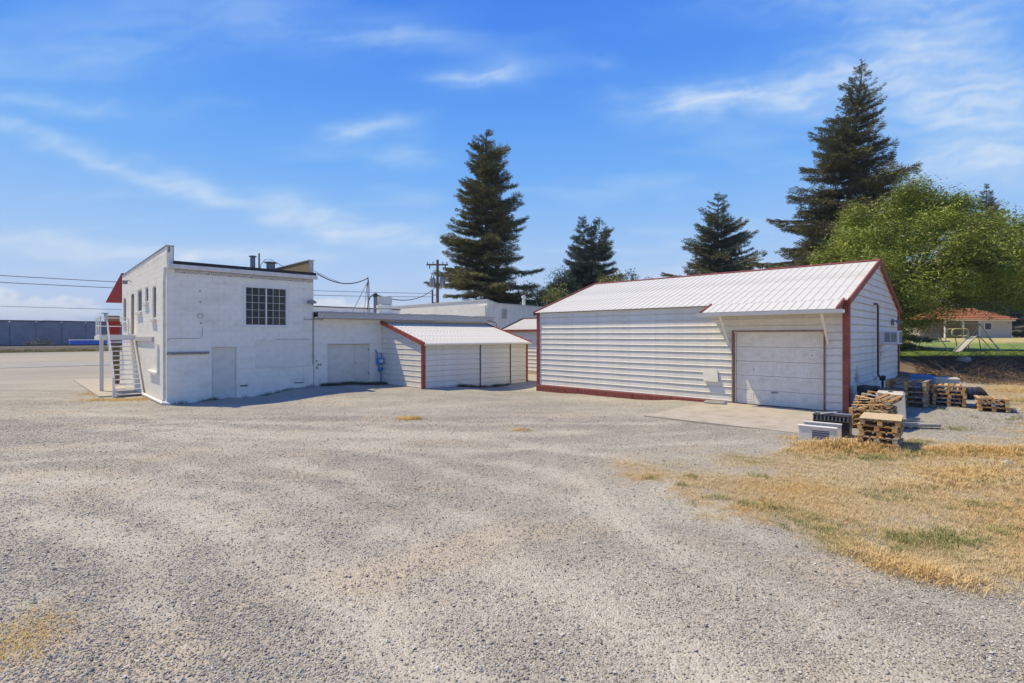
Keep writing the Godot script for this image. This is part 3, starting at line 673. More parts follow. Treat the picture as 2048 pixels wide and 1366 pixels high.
func build_leanto() -> void:
	var b := thing("lean_to_shed", "white metal lean-to with red corner trim against low annex", "shed", TL)
	var sl := (2.92 - 1.97) / 3.34
	# side wall, plane x = 8.63 facing -x ; wall u = z
	var TW := Transform3D(FACE_LEFT, Vector3(8.66, 0, 0))
	var g := Geo.new(); g.prism(PackedVector2Array([Vector2(.03, -.4), Vector2(3.30, -.4), Vector2(3.30, 1.93), Vector2(.03, 2.86)]), -.06, -.02); var w := part(g, "side_wall", M.siding_b, b, TW)
	var y := -.20; var ph := .235
	while y < 2.8:
		var ub := 3.30 if y <= 1.93 else (2.87 - y) / sl; var yt := minf(y + ph, 2.85)
		var ut := 3.30 if yt <= 1.93 else (2.87 - yt) / sl
		ub = minf(ub, 3.30); ut = clampf(ut, .06, 3.30)
		part(siding_geo(.03, ub, .03, ut, yt - y, .018), "siding_board", M.siding_b, w, Transform3D(Basis.IDENTITY, Vector3(0, y, .0)))
		y += ph
	# front wall z = 3.34
	g = Geo.new(); g.box(8.70, 15.08, -.4, 1.98, 3.24, 3.275); w = part(g, "front_wall", M.siding_b, b)
	y = -.20
	while y < 1.9:
		var hh := minf(ph, 1.97 - y)
		for seg in [[8.72, 11.88], [11.94, 13.86], [13.92, 15.04]]:
			part(siding_geo(seg[0], seg[1], seg[0], seg[1], hh, .022), "siding_board", M.siding_b, w, Transform3D(Basis.IDENTITY, Vector3(0, y, 3.30)))
		y += ph
	for x in [11.91, 13.89]:
		g = Geo.new(); g.cbox(x - .03, x + .03, -.4, 1.97, 3.30, 3.335, .004); part(g, "post", M.pipe, b)
	g = Geo.new(); g.cbox(8.59, 8.75, -.4, 1.98, 3.28, 3.40, .008); part(g, "corner_trim", M.red, b)
	g = Geo.new(); g.cbox(15.02, 15.13, -.4, 1.99, 3.22, 3.35, .008); part(g, "corner_trim", M.red, b)
	g = Geo.new(); g.cbox(8.62, 8.68, -.4, 2.88, .005, .04, .004); part(g, "edge_trim", M.fascia, b)
	g = Geo.new(); g.box(15.02, 15.08, -.4, 2.0, .0, 3.24); part(g, "end_wall", M.siding_b, b)
	# roof: separate ribbed sheets
	var dirz := Vector3(0, -sl, 1).normalized(); var upn := Vector3(0, 1, sl).normalized()
	var B := Basis(Vector3.RIGHT, upn, dirz); var len := Vector2(3.62, 3.62 * sl).length()
	var pm := roof_panel(.205, len, .016).mesh(); var x := 8.62
	while x < 15.10:
		part(pm, "roof_sheet", M.oldroof, b, Transform3D(B, Vector3(x, 2.955, -.02))); x += .206
	g = Geo.new(); g.cbox(8.58, 15.22, 1.87, 1.965, 3.50, 3.56, .006); part(g, "fascia", M.cream, b)
	var p0 := Vector3(8.565, 2.93, .01); var p1 := Vector3(8.565, 1.93, 3.56)
	g = Geo.new(); g.beam(p0, p1, .07, .17); part(g, "rake_trim", M.red, b)
	g = Geo.new(); g.beam(p0 + Vector3(6.63, 0, 0), p1 + Vector3(6.63, 0, 0), .05, .14); part(g, "rake_trim", M.red, b)
	g = Geo.new(); g.tube([Vector3(14.7, 3.1, .2), Vector3(15.0, 3.12, .4), Vector3(15.3, 3.0, .7), Vector3(15.32, 2.8, .75)], .02, 6); part(g, "cable_loop", M.wire, b)

func build_stair() -> void:
	var b := thing("outdoor_stair", "white timber stair and railed landing on block building side wall", "stairs", TL)
	var y0 := -.2; var top := 2.28; var z0 := -4.05; var z1 := -6.35
	var g := Geo.new()
	for x in [-.10, -.98]:
		g = Geo.new(); g.beam(Vector3(x, y0 + .02, z0 + .05), Vector3(x, top, z1), .05, .24); part(g, "stringer", M.fascia, b)
	for i in 13:
		var f := (i + .6) / 13.0; var y := lerpf(y0, top, f); var z := lerpf(z0, z1, f)
		g = Geo.new(); g.cbox(-.955, -.125, y - .02, y + .02, z - .12, z + .13, .004); part(g, "tread", M.trim, b)
	g = Geo.new(); g.beam(Vector3(-1.02, y0 + .75, z0 - .1), Vector3(-1.02, top + .92, z1 - .05), .045, .14); part(g, "handrail", M.fascia, b)
	for z in [[z0 - .1, y0 - .1, y0 + .85]]:
		g = Geo.new(); g.cbox(-1.07, -.99, z[1], z[2], z[0] - .04, z[0] + .04, .005); part(g, "newel", M.trim, b)
	for i in 7:   # deck boards
		g = Geo.new(); g.cbox(-1.24, -.03, 2.29, 2.33, z1 - .02 - i * .24, z1 + .2 - i * .24, .004); part(g, "deck_board", M.trim, b)
	g = Geo.new(); g.cbox(-1.28, -.02, 2.10, 2.286, z1 + .16, z1 + .21, .005); part(g, "rim_board", M.trim, b)
	g = Geo.new(); g.cbox(-1.29, -1.245, 2.10, 2.286, z1 - 1.5, z1 + .155, .005); part(g, "rim_board", M.trim, b)
	for q in [[-1.12, -7.05]]:
		g = Geo.new(); g.cbox(q[0] - .07, q[0] + .07, -.3, 2.10, q[1] - .05, q[1] + .05, .008); part(g, "post", M.trim, b)
	for z in [-6.3, -7.05, -7.8]:
		g = Geo.new(); g.cbox(-1.255, -1.21, 2.331, 3.12, z - .022, z + .022, .005); part(g, "rail_post", M.trim, b)
	g = Geo.new(); g.cbox(-.09, -.03, 2.331, 3.10, -7.84, -7.78, .005); part(g, "rail_post", M.trim, b)
	for y in [2.72, 3.10]:
		g = Geo.new(); g.cbox(-1.26, -1.21, y - .02, y + .02, -7.76, -6.34, .004); part(g, "rail", M.trim, b)
		g = Geo.new(); g.cbox(-1.19, -.095, y - .02, y + .02, -7.83, -7.79, .004); part(g, "rail", M.trim, b)
	g = Geo.new(); g.box(-1.20, -.95, 3.24, 3.27, -6.42, -6.24); g.box(-1.10, -1.06, 3.10, 3.239, -6.36, -6.32); part(g, "lamp_bracket", M.greymetal, b)

# ---------------------------------------------------------------- the metal shed
func build_shed() -> void:
	var b := thing("metal_shed", "long white metal shed with red trim and ribbed gable roof", "shed", TR)
	var W := 9.75; var LEN := 12.29; var EH := 3.34; var RH := 5.0; var mid := W / 2.0; var sl := (RH - EH) / mid
	# long wall, facing -x, wall x = local z
	var TW := Transform3D(FACE_LEFT, Vector3.ZERO)
	var door := Rect2(-3.35, -.5, 2.73, 2.92)
	var w := part(wall_core(-LEN, 0, -.45, EH, .15, [door], -.055), "long_wall", M.siding, b, TW)
	var ph := .236; var y := .02
	while y < EH - .03:
		var hh := minf(ph, EH - y)
		if y + hh < 2.50 and y < 2.4:
			part(siding_geo(-LEN + .02, -6.30, -LEN + .02, -6.30, hh, .027), "siding_board", M.siding, w, Transform3D(Basis.IDENTITY, Vector3(0, y, -.03)))
			part(siding_geo(-6.295, -3.40, -6.295, -3.40, hh, .027), "siding_board", M.siding_b, w, Transform3D(Basis.IDENTITY, Vector3(0, y, -.029)))
			part(siding_geo(-.58, -.11, -.58, -.11, hh, .026), "siding_board", M.siding, w, Transform3D(Basis.IDENTITY, Vector3(0, y, -.03)))
		else:
			part(siding_geo(-LEN + .02, -6.30, -LEN + .02, -6.30, hh, .027), "siding_board", M.siding, w, Transform3D(Basis.IDENTITY, Vector3(0, y, -.03)))
			part(siding_geo(-6.295, -.11, -6.295, -.11, hh, .027), "siding_board", M.siding_b, w, Transform3D(Basis.IDENTITY, Vector3(0, y, -.029)))
		y += ph
	var g := Geo.new(); g.cbox(-LEN - .03, -LEN + .11, -.4, EH, -.05, .045, .008); part(g, "corner_trim", M.red, b, TW)
	g = Geo.new(); g.cbox(-.12, .045, -.4, EH + .05, -.03, .05, .008); part(g, "corner_trim", M.red, b, TW)
	g = Geo.new(); g.cbox(-.03, .16, -.4, EH + .05, .0, .05, .008); part(g, "corner_trim", M.red, b)
	# concrete kerb painted red
	g = Geo.new(); var kx := -LEN
	for seg in [[-LEN, -9.9], [-9.895, -7.2], [-7.195, -5.6], [-5.595, -4.15]]:
		g = Geo.new(); g.cbox(seg[0], seg[1], -.5, .02, -.02, .11, .02); part(g, "kerb", M.redcurb, b, TW)
	# door frame and sectional door
	g = Geo.new(); g.cbox(-3.40, -3.345, -.2, 2.47, -.19, .03, .006); g.cbox(-.625, -.58, -.2, 2.47, -.19, .03, .006); g.cbox(-3.345, -.625, 2.425, 2.47, -.19, .029, .006); part(g, "door_frame", M.brownframe, b, TW)
	g = Geo.new(); g.box(-3.34, -3.305, -.1, 2.42, -.148, -.10); g.box(-.665, -.63, -.1, 2.42, -.148, -.10); g.box(-3.305, -.665, 2.385, 2.42, -.148, -.101); part(g, "door_stop", M.cream, b, TW)
	var dn := Node3D.new(); dn.name = "garage_door"; dn.transform = TW; b.add_child(dn)
	for i in 5:
		var a := -.02 + i * .484
		g = Geo.new(); g.cbox(-3.30, -.67, a + .004, a + .480, -.19, -.15, .006)
		for k in 4:   # raised panel borders pressed into the sheet
			var u0 := -3.30 + .657 * k + .10; var u1 := u0 + .46; var v0 := a + .09; var v1 := a + .395
			for q in [[u0, u1, v0, v0 + .02], [u0, u1, v1 - .02, v1], [u0, u0 + .02, v0 + .02, v1 - .02], [u1 - .02, u1, v0 + .02, v1 - .02]]:
				g.cbox(q[0], q[1], q[2], q[3], -.152, -.142, .004)
			g.cbox(u0 + .06, u1 - .06, v0 + .06, v1 - .06, -.152, -.143, .004)
		part(g, "door_section", M.cream, dn)
	g = Geo.new(); g.cbox(-2.17, -1.97, .40, .44, -.135, -.105, .006); g.box(-2.14, -2.11, .405, .435, -.15, -.135); g.box(-2.03, -2.0, .405, .435, -.15, -.135); part(g, "handle", M.greymetal, dn)
	for q in [[-2.75, 1.14], [-1.0, 1.66]]:
		g = Geo.new(); g.cbox(q[0], q[0] + .03, q[1], q[1] + .03, -.15, -.135, .004); part(g, "bolt", M.black, dn)
	# vent hood
	g = Geo.new(); g.hexa([Vector3(-4.36, .68, .09), Vector3(-3.84, .68, .09), Vector3(-3.84, .68, .0), Vector3(-4.36, .68, .0), Vector3(-4.42, 1.10, .03), Vector3(-3.90, 1.10, .03), Vector3(-3.90, 1.10, .0), Vector3(-4.42, 1.10, .0)]); part(g, "vent_hood", M.siding_b, b, TW)
	# gable wall, z = 0
	g = Geo.new(); g.prism(PackedVector2Array([Vector2(.0, -.45), Vector2(W, -.45), Vector2(W, EH), Vector2(mid, RH), Vector2(.0, EH)]), -.15, -.055); w = part(g, "gable_wall", M.siding, b)
	y = .02; ph = .238
	while y < RH - .08:
		var yt := minf(y + ph, RH - .01)
		var lo := .16 if y <= EH else .02 + (y - EH) / sl; var lt := .16 if yt <= EH else .02 + (yt - EH) / sl
		lo = maxf(lo, .16); lt = maxf(lt, .16)
		part(siding_geo(lo, W - lo, lt, W - lt, yt - y, .032), "siding_board", [M.siding, M.siding_b, M.siding_c][int(y * 37) % 3], w, Transform3D(Basis.IDENTITY, Vector3(0, y, -.03)))
		y += ph
	g = Geo.new(); g.cbox(W - .14, W + .04, -.4, EH, -.04, .045, .008); part(g, "corner_trim", M.red, b)
	g = Geo.new(); g.box(W - .15, W, -.45, EH, -LEN, -.15); part(g, "back_wall", M.siding, b)
	g = Geo.new(); g.prism(PackedVector2Array([Vector2(.15, -.45), Vector2(W - .15, -.45), Vector2(W - .15, EH), Vector2(mid, RH), Vector2(.15, EH)]), -LEN, -LEN + .12); part(g, "end_gable", M.siding, b)
	# roof sheets, each with its rib; slope faces -x
	var run := mid + .12; var L2 := Vector2(run, run * sl).length()
	var dz := Vector3(-1, -sl, 0).normalized(); var up := Vector3(-sl, 1, 0).normalized()
	var BA := Basis(up.cross(dz), up, dz); var bx := up.cross(dz)
	var pw := .2535; var n := 49; var pm := roof_panel(pw, L2, .015).mesh()
	for i in n:
		var zz := -LEN - .10 + i * pw
		if bx.z < 0: zz += pw
		part(pm, "roof_sheet", M.roofmetal, b, Transform3D(BA, Vector3(mid, RH + .055, zz)))
	dz = Vector3(1, -sl, 0).normalized(); up = Vector3(sl, 1, 0).normalized(); BA = Basis(up.cross(dz), up, dz)
	for i in 24:
		var zz2 := -LEN - .10 + i * pw * 2.0
		if up.cross(dz).z < 0: zz2 += pw * 2.0
		part(roof_panel(pw * 2, L2, .022), "roof_sheet", M.roofmetal, b, Transform3D(BA, Vector3(mid, RH + .055, zz2)))
	g = Geo.new()
	g.prism(PackedVector2Array([Vector2(mid - .13, RH + .082 - .13 * sl), Vector2(mid, RH + .080), Vector2(mid + .13, RH + .082 - .13 * sl), Vector2(mid + .13, RH + .092 - .13 * sl), Vector2(mid, RH + .095), Vector2(mid - .13, RH + .092 - .13 * sl)]), -LEN - .14, .10); part(g, "ridge_cap", M.red, b)
	for e in [0.075, -LEN - .13]:
		for s in [-1, 1]:
			g = Geo.new(); g.beam(Vector3(mid, RH + .015, e), Vector3(mid + s * (mid + .14), RH + .015 - (mid + .14) * sl, e), .05, .20); part(g, "rake_trim", M.red, b)
	# canopy over the door
	var c0 := Vector3(-.10, EH + .03, 0); var c1 := Vector3(-.98, 3.06, 0)
	dz = (c1 - c0).normalized(); up = Vector3(dz.y, -dz.x, 0); BA = Basis(up.cross(dz), up, dz); var cl := c0.distance_to(c1)
	var cm := roof_panel(3.98 / 16.0, cl, .015).mesh()
	for i in 16:
		var zz3 := -4.06 + i * (3.98 / 16.0)
		if up.cross(dz).z < 0: zz3 += 3.98 / 16.0
		part(cm, "canopy_sheet", M.roofmetal, b, Transform3D(BA, Vector3(c0.x, c0.y + .015, zz3)))
	for z in [-4.07, -.07]:
		g = Geo.new(); g.beam(Vector3(c0.x, c0.y, z), Vector3(c1.x, c1.y, z), .05, .12); part(g, "canopy_trim", M.red, b)
	g = Geo.new(); g.box(-.94, -.03, 2.97, 2.985, -4.08, -.12); part(g, "canopy_soffit", M.cream, b)
	g = Geo.new(); g.cbox(-.975, -.945, 2.96, 3.05, -4.10, -.10, .004); part(g, "canopy_fascia", M.trim, b)
	g = Geo.new()
	g.prism(PackedVector2Array([Vector2(-1.10, 2.955), Vector2(-.985, 2.935), Vector2(-.978, 3.03), Vector2(-.99, 3.03), Vector2(-.995, 2.955), Vector2(-1.09, 2.97), Vector2(-1.11, 3.05), Vector2(-1.125, 3.05)]), -4.16, .12); part(g, "gutter", M.trim, b)
	for i in 6:
		g = Geo.new(); g.box(-1.12, -.98, 3.035, 3.047, -3.8 + i * .68, -3.77 + i * .68); part(g, "gutter_strap", M.lightmetal, b)
	for z in [-3.50, -.50]:
		g = Geo.new(); g.beam(Vector3(-.80, 2.965, z), Vector3(-.03, 2.04, z), .05, .06, Vector3(0, 0, 1)); part(g, "brace", M.cream, b)
	# gable fittings
	g = Geo.new(); g.tube([Vector3(4.1, 3.42, .0), Vector3(4.1, 3.42, .10), Vector3(4.12, 3.36, .12), Vector3(4.15, .95, .12), Vector3(4.20, .86, .13), Vector3(4.60, .78, .16)], .034, 8); part(g, "drain_pipe", M.pipe, b)
	g = Geo.new(); g.lathe([Vector2(0, -.1), Vector2(.1, -.08), Vector2(.1, .08), Vector2(0, .1)], 12, Vector3(4.7, .76, .17)); g.tube([Vector3(4.7, .7, .17), Vector3(4.7, .1, .17)], .04, 8); part(g, "pipe_trap", M.black, b)
	g = Geo.new(); g.cbox(1.18, 1.36, .83, 1.10, .0, .08, .01); part(g, "socket_box", M.lightmetal, b)
	g = Geo.new(); g.tube([Vector3(1.27, .83, .04), Vector3(1.27, .25, .04)], .02, 6); g.tube([Vector3(1.27, 1.1, .04), Vector3(1.27, 1.32, .04)], .03, 6); part(g, "conduit", M.trim, b)
	g = Geo.new(); g.cbox(7.95, 8.2, 2.72, 2.98, .0, .05, .01); g.tube([Vector3(8.05, 2.9, .05), Vector3(8.05, 2.9, .2)], .03, 6); g.tube([Vector3(8.05, 2.9, .18), Vector3(7.9, 2.78, .26)], .05, 8, .07); g.tube([Vector3(8.05, 2.9, .18), Vector3(8.2, 2.78, .26)], .05, 8, .07); part(g, "security_lamp", M.greymetal, b)
	# air conditioner
	var ac := Node3D.new(); ac.name = "air_conditioner"; b.add_child(ac); ac.position = Vector3(5.45, 1.98, 0)
	g = Geo.new(); g.cbox(0, .72, 0, .50, -.1, .56, .012); part(g, "casing", M.trim, ac)
	for k in 2:
		g = Geo.new()
		for i in 8: g.box(-.012, -.002, .09 + i * .045, .118 + i * .045, .12 + k * .20, .29 + k * .20)
		part(g, "louvre", M.grill, ac)
	g = Geo.new(); g.box(.06, .66, .05, .45, .562, .572); part(g, "coil_grille", M.grill, ac)
	g = Geo.new(); g.beam(Vector3(.1, -.02, .45), Vector3(.1, -.35, .0), .03, .03, Vector3.RIGHT); part(g, "bracket", M.trim, ac)
	g = Geo.new(); g.box(5.50, 5.62, 1.35, 1.95, .0, .002); part(g, "rust_streak", M.fascia, b)
	# splash lump of concrete
	g = Geo.new(); g.cbox(-.36, .36, 0, .13, -.17, .17, .055)
	solo(g, "concrete_lump", M.asphalt, "grey rounded concrete lump beside garage door kerb end", "concrete block", TR * Transform3D(Basis(Vector3.UP, PI / 2 + .15), Vector3(-.55, -.06, -3.75)))

func build_far_buildings() -> void:
	# white building with upright cladding
	var b := thing("clad_building", "white flat-roofed building with upright cladding and louvred vent behind annex", "building", TL * Transform3D(Basis.IDENTITY, Vector3(21.23, 0, -6.67)))
	var g := Geo.new(); g.box(.0, 9.0, -.3, 4.30, -15.5, -.05); g.prism(PackedVector2Array([Vector2(0, 4.301), Vector2(9, 4.301), Vector2(9, 4.55), Vector2(1.0, 4.66), Vector2(0, 4.9)]), -15.5, -.05); part(g, "core", M.paint, b)
	var x := .0
	while x < 8.9:
		var t0 := 4.88 - .22 * minf(x, 1.0); var t1 := 4.88 - .22 * minf(x + .3, 1.0)
		g = Geo.new(); g.prism(PackedVector2Array([Vector2(x + .006, -.3), Vector2(x + .294, -.3), Vector2(x + .294, t1), Vector2(x + .006, t0)]), -.05, -.012 - .010 * (int(x * 10) % 2)); part(g, "cladding_board", M.siding, b); x += .3
	g = Geo.new(); g.box(-.05, .06, 4.9, 4.99, -15.5, .02); part(g, "roof_edge", M.lightmetal, b)
	g = Geo.new(); g.beam(Vector3(0, 4.94, .0), Vector3(1.0, 4.70, .0), .08, .08); g.beam(Vector3(1.0, 4.70, 0), Vector3(9, 4.60, 0), .08, .08); part(g, "roof_edge", M.lightmetal, b)
	var v := part(_frame(1.35, 2.0, 3.55, 4.35), "louvre_vent", M.trim, b)
	for i in 8:
		g = Geo.new(); g.beam(Vector3(1.4, 3.63 + i * .09, .0), Vector3(1.95, 3.63 + i * .09, .0), .05, .02, Vector3(0, 1, .8)); part(g, "slat", M.grill, v)
	g = Geo.new(); g.cbox(-.10, -.0, 3.75, 4.55, -.9, -.15, .01); part(g, "meter_box", M.cream, b)
	g = Geo.new(); g.lathe([Vector2(.14, 0), Vector2(.14, .9), Vector2(.2, .92), Vector2(.2, 1.05), Vector2(0, 1.12)], 12)
	solo(g, "flue_pipe", M.lightmetal, "pale metal flue pipe with round cap behind shed eave", "flue", Transform3D(Basis.IDENTITY, TL * Vector3(25.9, 4.45, -7.5)))
	# small red trimmed shed seen through the gap
	b = thing("small_shed", "small white shed with red eave seen in the gap between buildings", "shed", TR * Transform3D(Basis.IDENTITY, Vector3(5.8, 0, -14.0)))
	var TW := Transform3D(FACE_LEFT, Vector3.ZERO)
	g = Geo.new(); g.box(-6.2, 0, -.3, 2.62, -3.6, -.03); var w := part(g, "wall", M.siding, b, TW)
	var y := .12
	while y < 2.5:
		part(siding_geo(-6.2, 0, -6.2, 0, minf(.236, 2.6 - y), .03), "siding_board", M.siding, w, Transform3D(Basis.IDENTITY, Vector3(0, y, -.03))); y += .236
	g = Geo.new(); g.box(-6.25, 0, -.3, .12, -.02, .05); part(g, "base_board", M.tan, b, TW)
	var dz := Vector3(-1, -.36, 0).normalized(); var up := Vector3(-.36, 1, 0).normalized(); var BA := Basis(up.cross(dz), up, dz)
	for i in 25:
		part(roof_panel(.25, 2.2, .02), "roof_sheet", M.roofmetal, b, Transform3D(BA, Vector3(1.9, 3.42, -6.3 + i * .25 + (.25 if up.cross(dz).z < 0 else 0.0))))
	g = Geo.new(); g.cbox(-.22, -.16, 2.55, 2.68, -6.32, .05, .005); part(g, "eave_trim", M.red, b)
	g = Geo.new(); g.beam(Vector3(1.9, 3.46, -6.33), Vector3(-.18, 2.70, -6.33), .05, .1); part(g, "rake_trim", M.pipe, b)
	g = Geo.new(); g.beam(Vector3(1.9, 3.46, -6.33), Vector3(1.9, 3.46, .05), .12, .05); part(g, "ridge_cap", M.red, b)

func _frame(x0: float, x1: float, y0: float, y1: float) -> Geo:
	var g := Geo.new()
	g.box(x0, x0 + .04, y0, y1, -.01, .03); g.box(x1 - .04, x1, y0, y1, -.01, .03); g.box(x0 + .04, x1 - .04, y0, y0 + .04, -.01, .03); g.box(x0 + .04, x1 - .04, y1 - .04, y1, -.01, .03); g.box(x0 + .04, x1 - .04, y0 + .04, y1 - .04, -.012, -.008)
	return g

# ---------------------------------------------------------------- pallets and the clutter by the shed
var pm_cache := {}
func pbox(w: float, h: float, d: float) -> ArrayMesh:
	var key := "%.3f_%.3f_%.3f" % [w, h, d]
	if not pm_cache.has(key):
		var g := Geo.new(); g.cbox(-w / 2, w / 2, 0, h, -d / 2, d / 2, minf(.004, h * .2)); pm_cache[key] = g.mesh()
	return pm_cache[key]

func pallet(label: String, T: Transform3D, l: float, w: float, h: float, ply := false, missing := 0, group := "wooden pallets stacked beside the shed", called := "wooden_pallet") -> Node3D:
	var t := thing(called, label, "pallet", T, group)
	var th := .018; var bh := h - 3 * th
	var wm := func() -> Material: return M.wood[rng.randi() % M.wood.size()] if rng.randf() > .12 else M.greywood
	var zs := [-w / 2 + .05, 0.0, w / 2 - .05]; var xs := [-l / 2 + .05, 0.0, l / 2 - .05]
	for z in zs: part(pbox(l, th, .09), "bottom_board", wm.call(), t, Transform3D(Basis.IDENTITY, Vector3(0, 0, z)))
	for x in xs:
		for z in zs: part(pbox(.095, bh, .085), "block", wm.call(), t, Transform3D(Basis.IDENTITY, Vector3(x, th, z)))
	for x in xs: part(pbox(.095, th, w), "cross_board", wm.call(), t, Transform3D(Basis.IDENTITY, Vector3(x, th + bh, 0)))
	var n := 6
	for i in n:
		if i < missing: continue
		part(pbox(l, th, .088), "deck_board", wm.call(), t, Transform3D(Basis(Vector3.UP, rng.randf_range(-.004, .004)), Vector3(0, h - th, -w / 2 + .045 + i * (w - .09) / (n - 1))))
	if ply: part(pbox(l * 1.01, .014, w * 1.02), "plywood_sheet", M.plywood, t, Transform3D(Basis.IDENTITY, Vector3(0, h + .001, 0)))
	return t

func stack(x: float, z: float, y: float, n: int, l: float, w: float, h: float, turn: float, desc: String, ply := false) -> float:
	var words := ["lowest", "second", "third", "fourth", "fifth", "sixth"]
	var yy := y
	for i in n:
		var lab: String = ("topmost" if i == n - 1 else (words[i] if i == 0 else words[i] + " up")) + " wooden pallet of " + desc
		pallet(lab, TR * Transform3D(Basis(Vector3.UP, turn + rng.randf_range(-.05, .05)), Vector3(x + rng.randf_range(-.03, .03), yy, z + rng.randf_range(-.025, .025))), l, w, h, ply and i == n - 1)
		yy += h + .001
	return yy

func rgy(x: float, z: float) -> float:   # ground height at shed coordinates
	var p := TR * Vector3(x, 0, z); return gh(p.x, -p.z)

func build_clutter() -> void:
	stack(-4.97, 1.56, rgy(-4.97, 1.56) + .02, 5, 1.0, .68, .116, 0.06, "the stack topped by a plywood sheet", true)
	var top := stack(-2.45, 1.02, rgy(-2.45, 1.02) + .02, 4, 1.1, .80, .118, -.04, "the stack beneath broken pallets")
	pallet("broken wooden pallet lying tilted on the stack by red corner trim", TR * Transform3D(Basis.from_euler(Vector3(-.06, .12, .05)), Vector3(-2.45, top + .045, 1.0)), 1.0, .78, .11, false, 4, "broken pallets", "broken_pallet")
	pallet("topmost broken wooden pallet tilted sideways on the heap", TR * Transform3D(Basis.from_euler(Vector3(.14, -.12, .07)), Vector3(-2.35, top + .20, 1.12)), .95, .75, .10, false, 3, "broken pallets", "broken_pallet")
	# split offcuts under the broken pallets
	for i in 4:
		var g := Geo.new(); g.beam(Vector3(-.3, 0, 0), Vector3(.3, .015, .05), .08, .025)
		solo(g, "broken_board", M.wood[(i * 2) % 5], ["dark splintered board end nearest the red corner trim under broken pallets", "pale splintered board crossing under the tilted broken pallet", "orange splintered board in the middle of the pallet heap", "splintered board sticking out beside the grey bin"][i], "board", TR * Transform3D(Basis.from_euler(Vector3(.1, .4 * i, .05)), Vector3(-2.75 + .15 * i, top + .03 + .015 * i, .9 + .1 * i)), "splintered boards on the pallet heap")
	stack(2.05, 1.20, rgy(2.05, 1.2) + .02, 5, 1.2, 1.0, .152, .03, "the tall shaded stack by the gable wall")
	stack(2.95, 2.12, rgy(2.95, 2.12) + .02, 5, 1.0, .8, .122, .07, "the stack before the grey bin")
	stack(2.55, 3.10, rgy(2.55, 3.1) + .02, 3, .85, .68, .122, .1, "the low stack at the grass edge")
	# loose planks
	for q in [[-1.75, 1.62, .5, .03, "pale plank lying on gravel against the pallet stacks"], [-1.95, 1.85, .35, .07, "thick grey beam offcut lying on shaded gravel"], [-1.45, 1.5, .7, .10, "upper plank of the loose boards behind pallets"]]:
		var g := Geo.new(); g.cbox(-.5, .5, 0, .07, -.09, .09, .008)
		solo(g, "plank", M.greywood, q[4], "plank", TR * Transform3D(Basis(Vector3.UP, -1.2 + q[2]), Vector3(q[0], rgy(q[0], q[1]) + q[3] - .02, q[1])), "loose planks on the gravel")
	# plastic bins
	var g := Geo.new(); var t := thing("plastic_bin", "pale grey upturned plastic bin behind the broken pallets", "bin", TR * Transform3D(Basis(Vector3.UP, .1), Vector3(-1.15, rgy(-1.15, 1.2), 1.2)))
	g.hexa([Vector3(-.36, 0, .34), Vector3(.36, 0, .34), Vector3(.36, 0, -.34), Vector3(-.36, 0, -.34), Vector3(-.32, .74, .30), Vector3(.32, .74, .30), Vector3(.32, .74, -.30), Vector3(-.32, .74, -.30)]); part(g, "body", M.plasticgrey, t)
	g = Geo.new(); g.cbox(-.33, .33, .70, .80, -.31, .31, .045); part(g, "rounded_base", M.plasticgrey, t)
	g = Geo.new(); g.cbox(-.15, .15, .797, .806, -.05, .05, .004); part(g, "slot", M.black, t)
	for q in [["blue_barrel", "blue plastic tub behind the tall shaded pallet stack", 3.35, 1.42, .27, .78, M.bluepaint], ["plastic_tub", "pale grey plastic tub behind the five-high outer pallet stack", 4.45, 1.95, .30, .64, M.plasticgrey]]:
		t = thing(q[0], q[1], "tub", TR * Transform3D(Basis(Vector3.UP, .2), Vector3(q[2], rgy(q[2], q[3]), q[3])))
		var r: float = q[4]; var h: float = q[5]
		g = Geo.new(); g.hexa([Vector3(-r * .9, 0, r * .9), Vector3(r * .9, 0, r * .9), Vector3(r * .9, 0, -r * .9), Vector3(-r * .9, 0, -r * .9), Vector3(-r, h, r), Vector3(r, h, r), Vector3(r, h, -r), Vector3(-r, h, -r)]); part(g, "body", q[6], t)
		g = Geo.new(); g.cbox(-r - .02, r + .02, h - .02, h + .05, -r - .02, r + .02, .018); part(g, "lid", q[6], t)
	t = thing("black_crate", "black plastic crate heap leaning on the gable wall by red corner", "crate", TR * Transform3D(Basis.from_euler(Vector3(.0, .2, .0)), Vector3(.55, rgy(.55, .4), .42)))
	for i in 4:
		g = Geo.new()
		for s in [-1, 1]:
			g.box(-.26, .26, .02, .20, s * .20 - .012, s * .20 + .012); g.box(s * .26 - .012, s * .26 + .012, .02, .20, -.188, .188)
		g.box(-.26, .26, 0, .02, -.2, .2)
		part(g, "tray", M.blackplastic, t, Transform3D(Basis.from_euler(Vector3(.03 * i, .1 * i, -.05 * i)), Vector3(.02 * i, i * .19, 0)))
	t = thing("black_box", "black lidded box behind the pale grey plastic bin", "box", TR * Transform3D(Basis(Vector3.UP, .05), Vector3(.35, rgy(.35, 1.0), 1.0)))
	g = Geo.new(); g.cbox(-.40, .40, 0, .66, -.26, .26, .02); part(g, "body", M.blackplastic, t)
	g = Geo.new(); g.cbox(-.43, .43, .662, .72, -.29, .29, .015); part(g, "lid", M.blackplastic, t)
	# tyre and drum
	g = Geo.new(); var prof := []
	for i in 13: prof.append(Vector2(.24 + .085 * cos(PI + TAU * i / 12.0), .09 * sin(PI + TAU * i / 12.0)))
	prof.reverse(); g.lathe(prof, 28); g.swap(Transform3D(Basis(Vector3.RIGHT, PI / 2), Vector3(0, .33, 0)))
	t = thing("car_tyre", "black car tyre standing at the grass edge beyond pallets", "tyre", TR * Transform3D(Basis.from_euler(Vector3(-.55, .35, 0)).scaled(Vector3.ONE * .74), Vector3(4.9, rgy(4.9, 2.95) - .03, 2.95))); part(g, "tread", M.rubber, t)
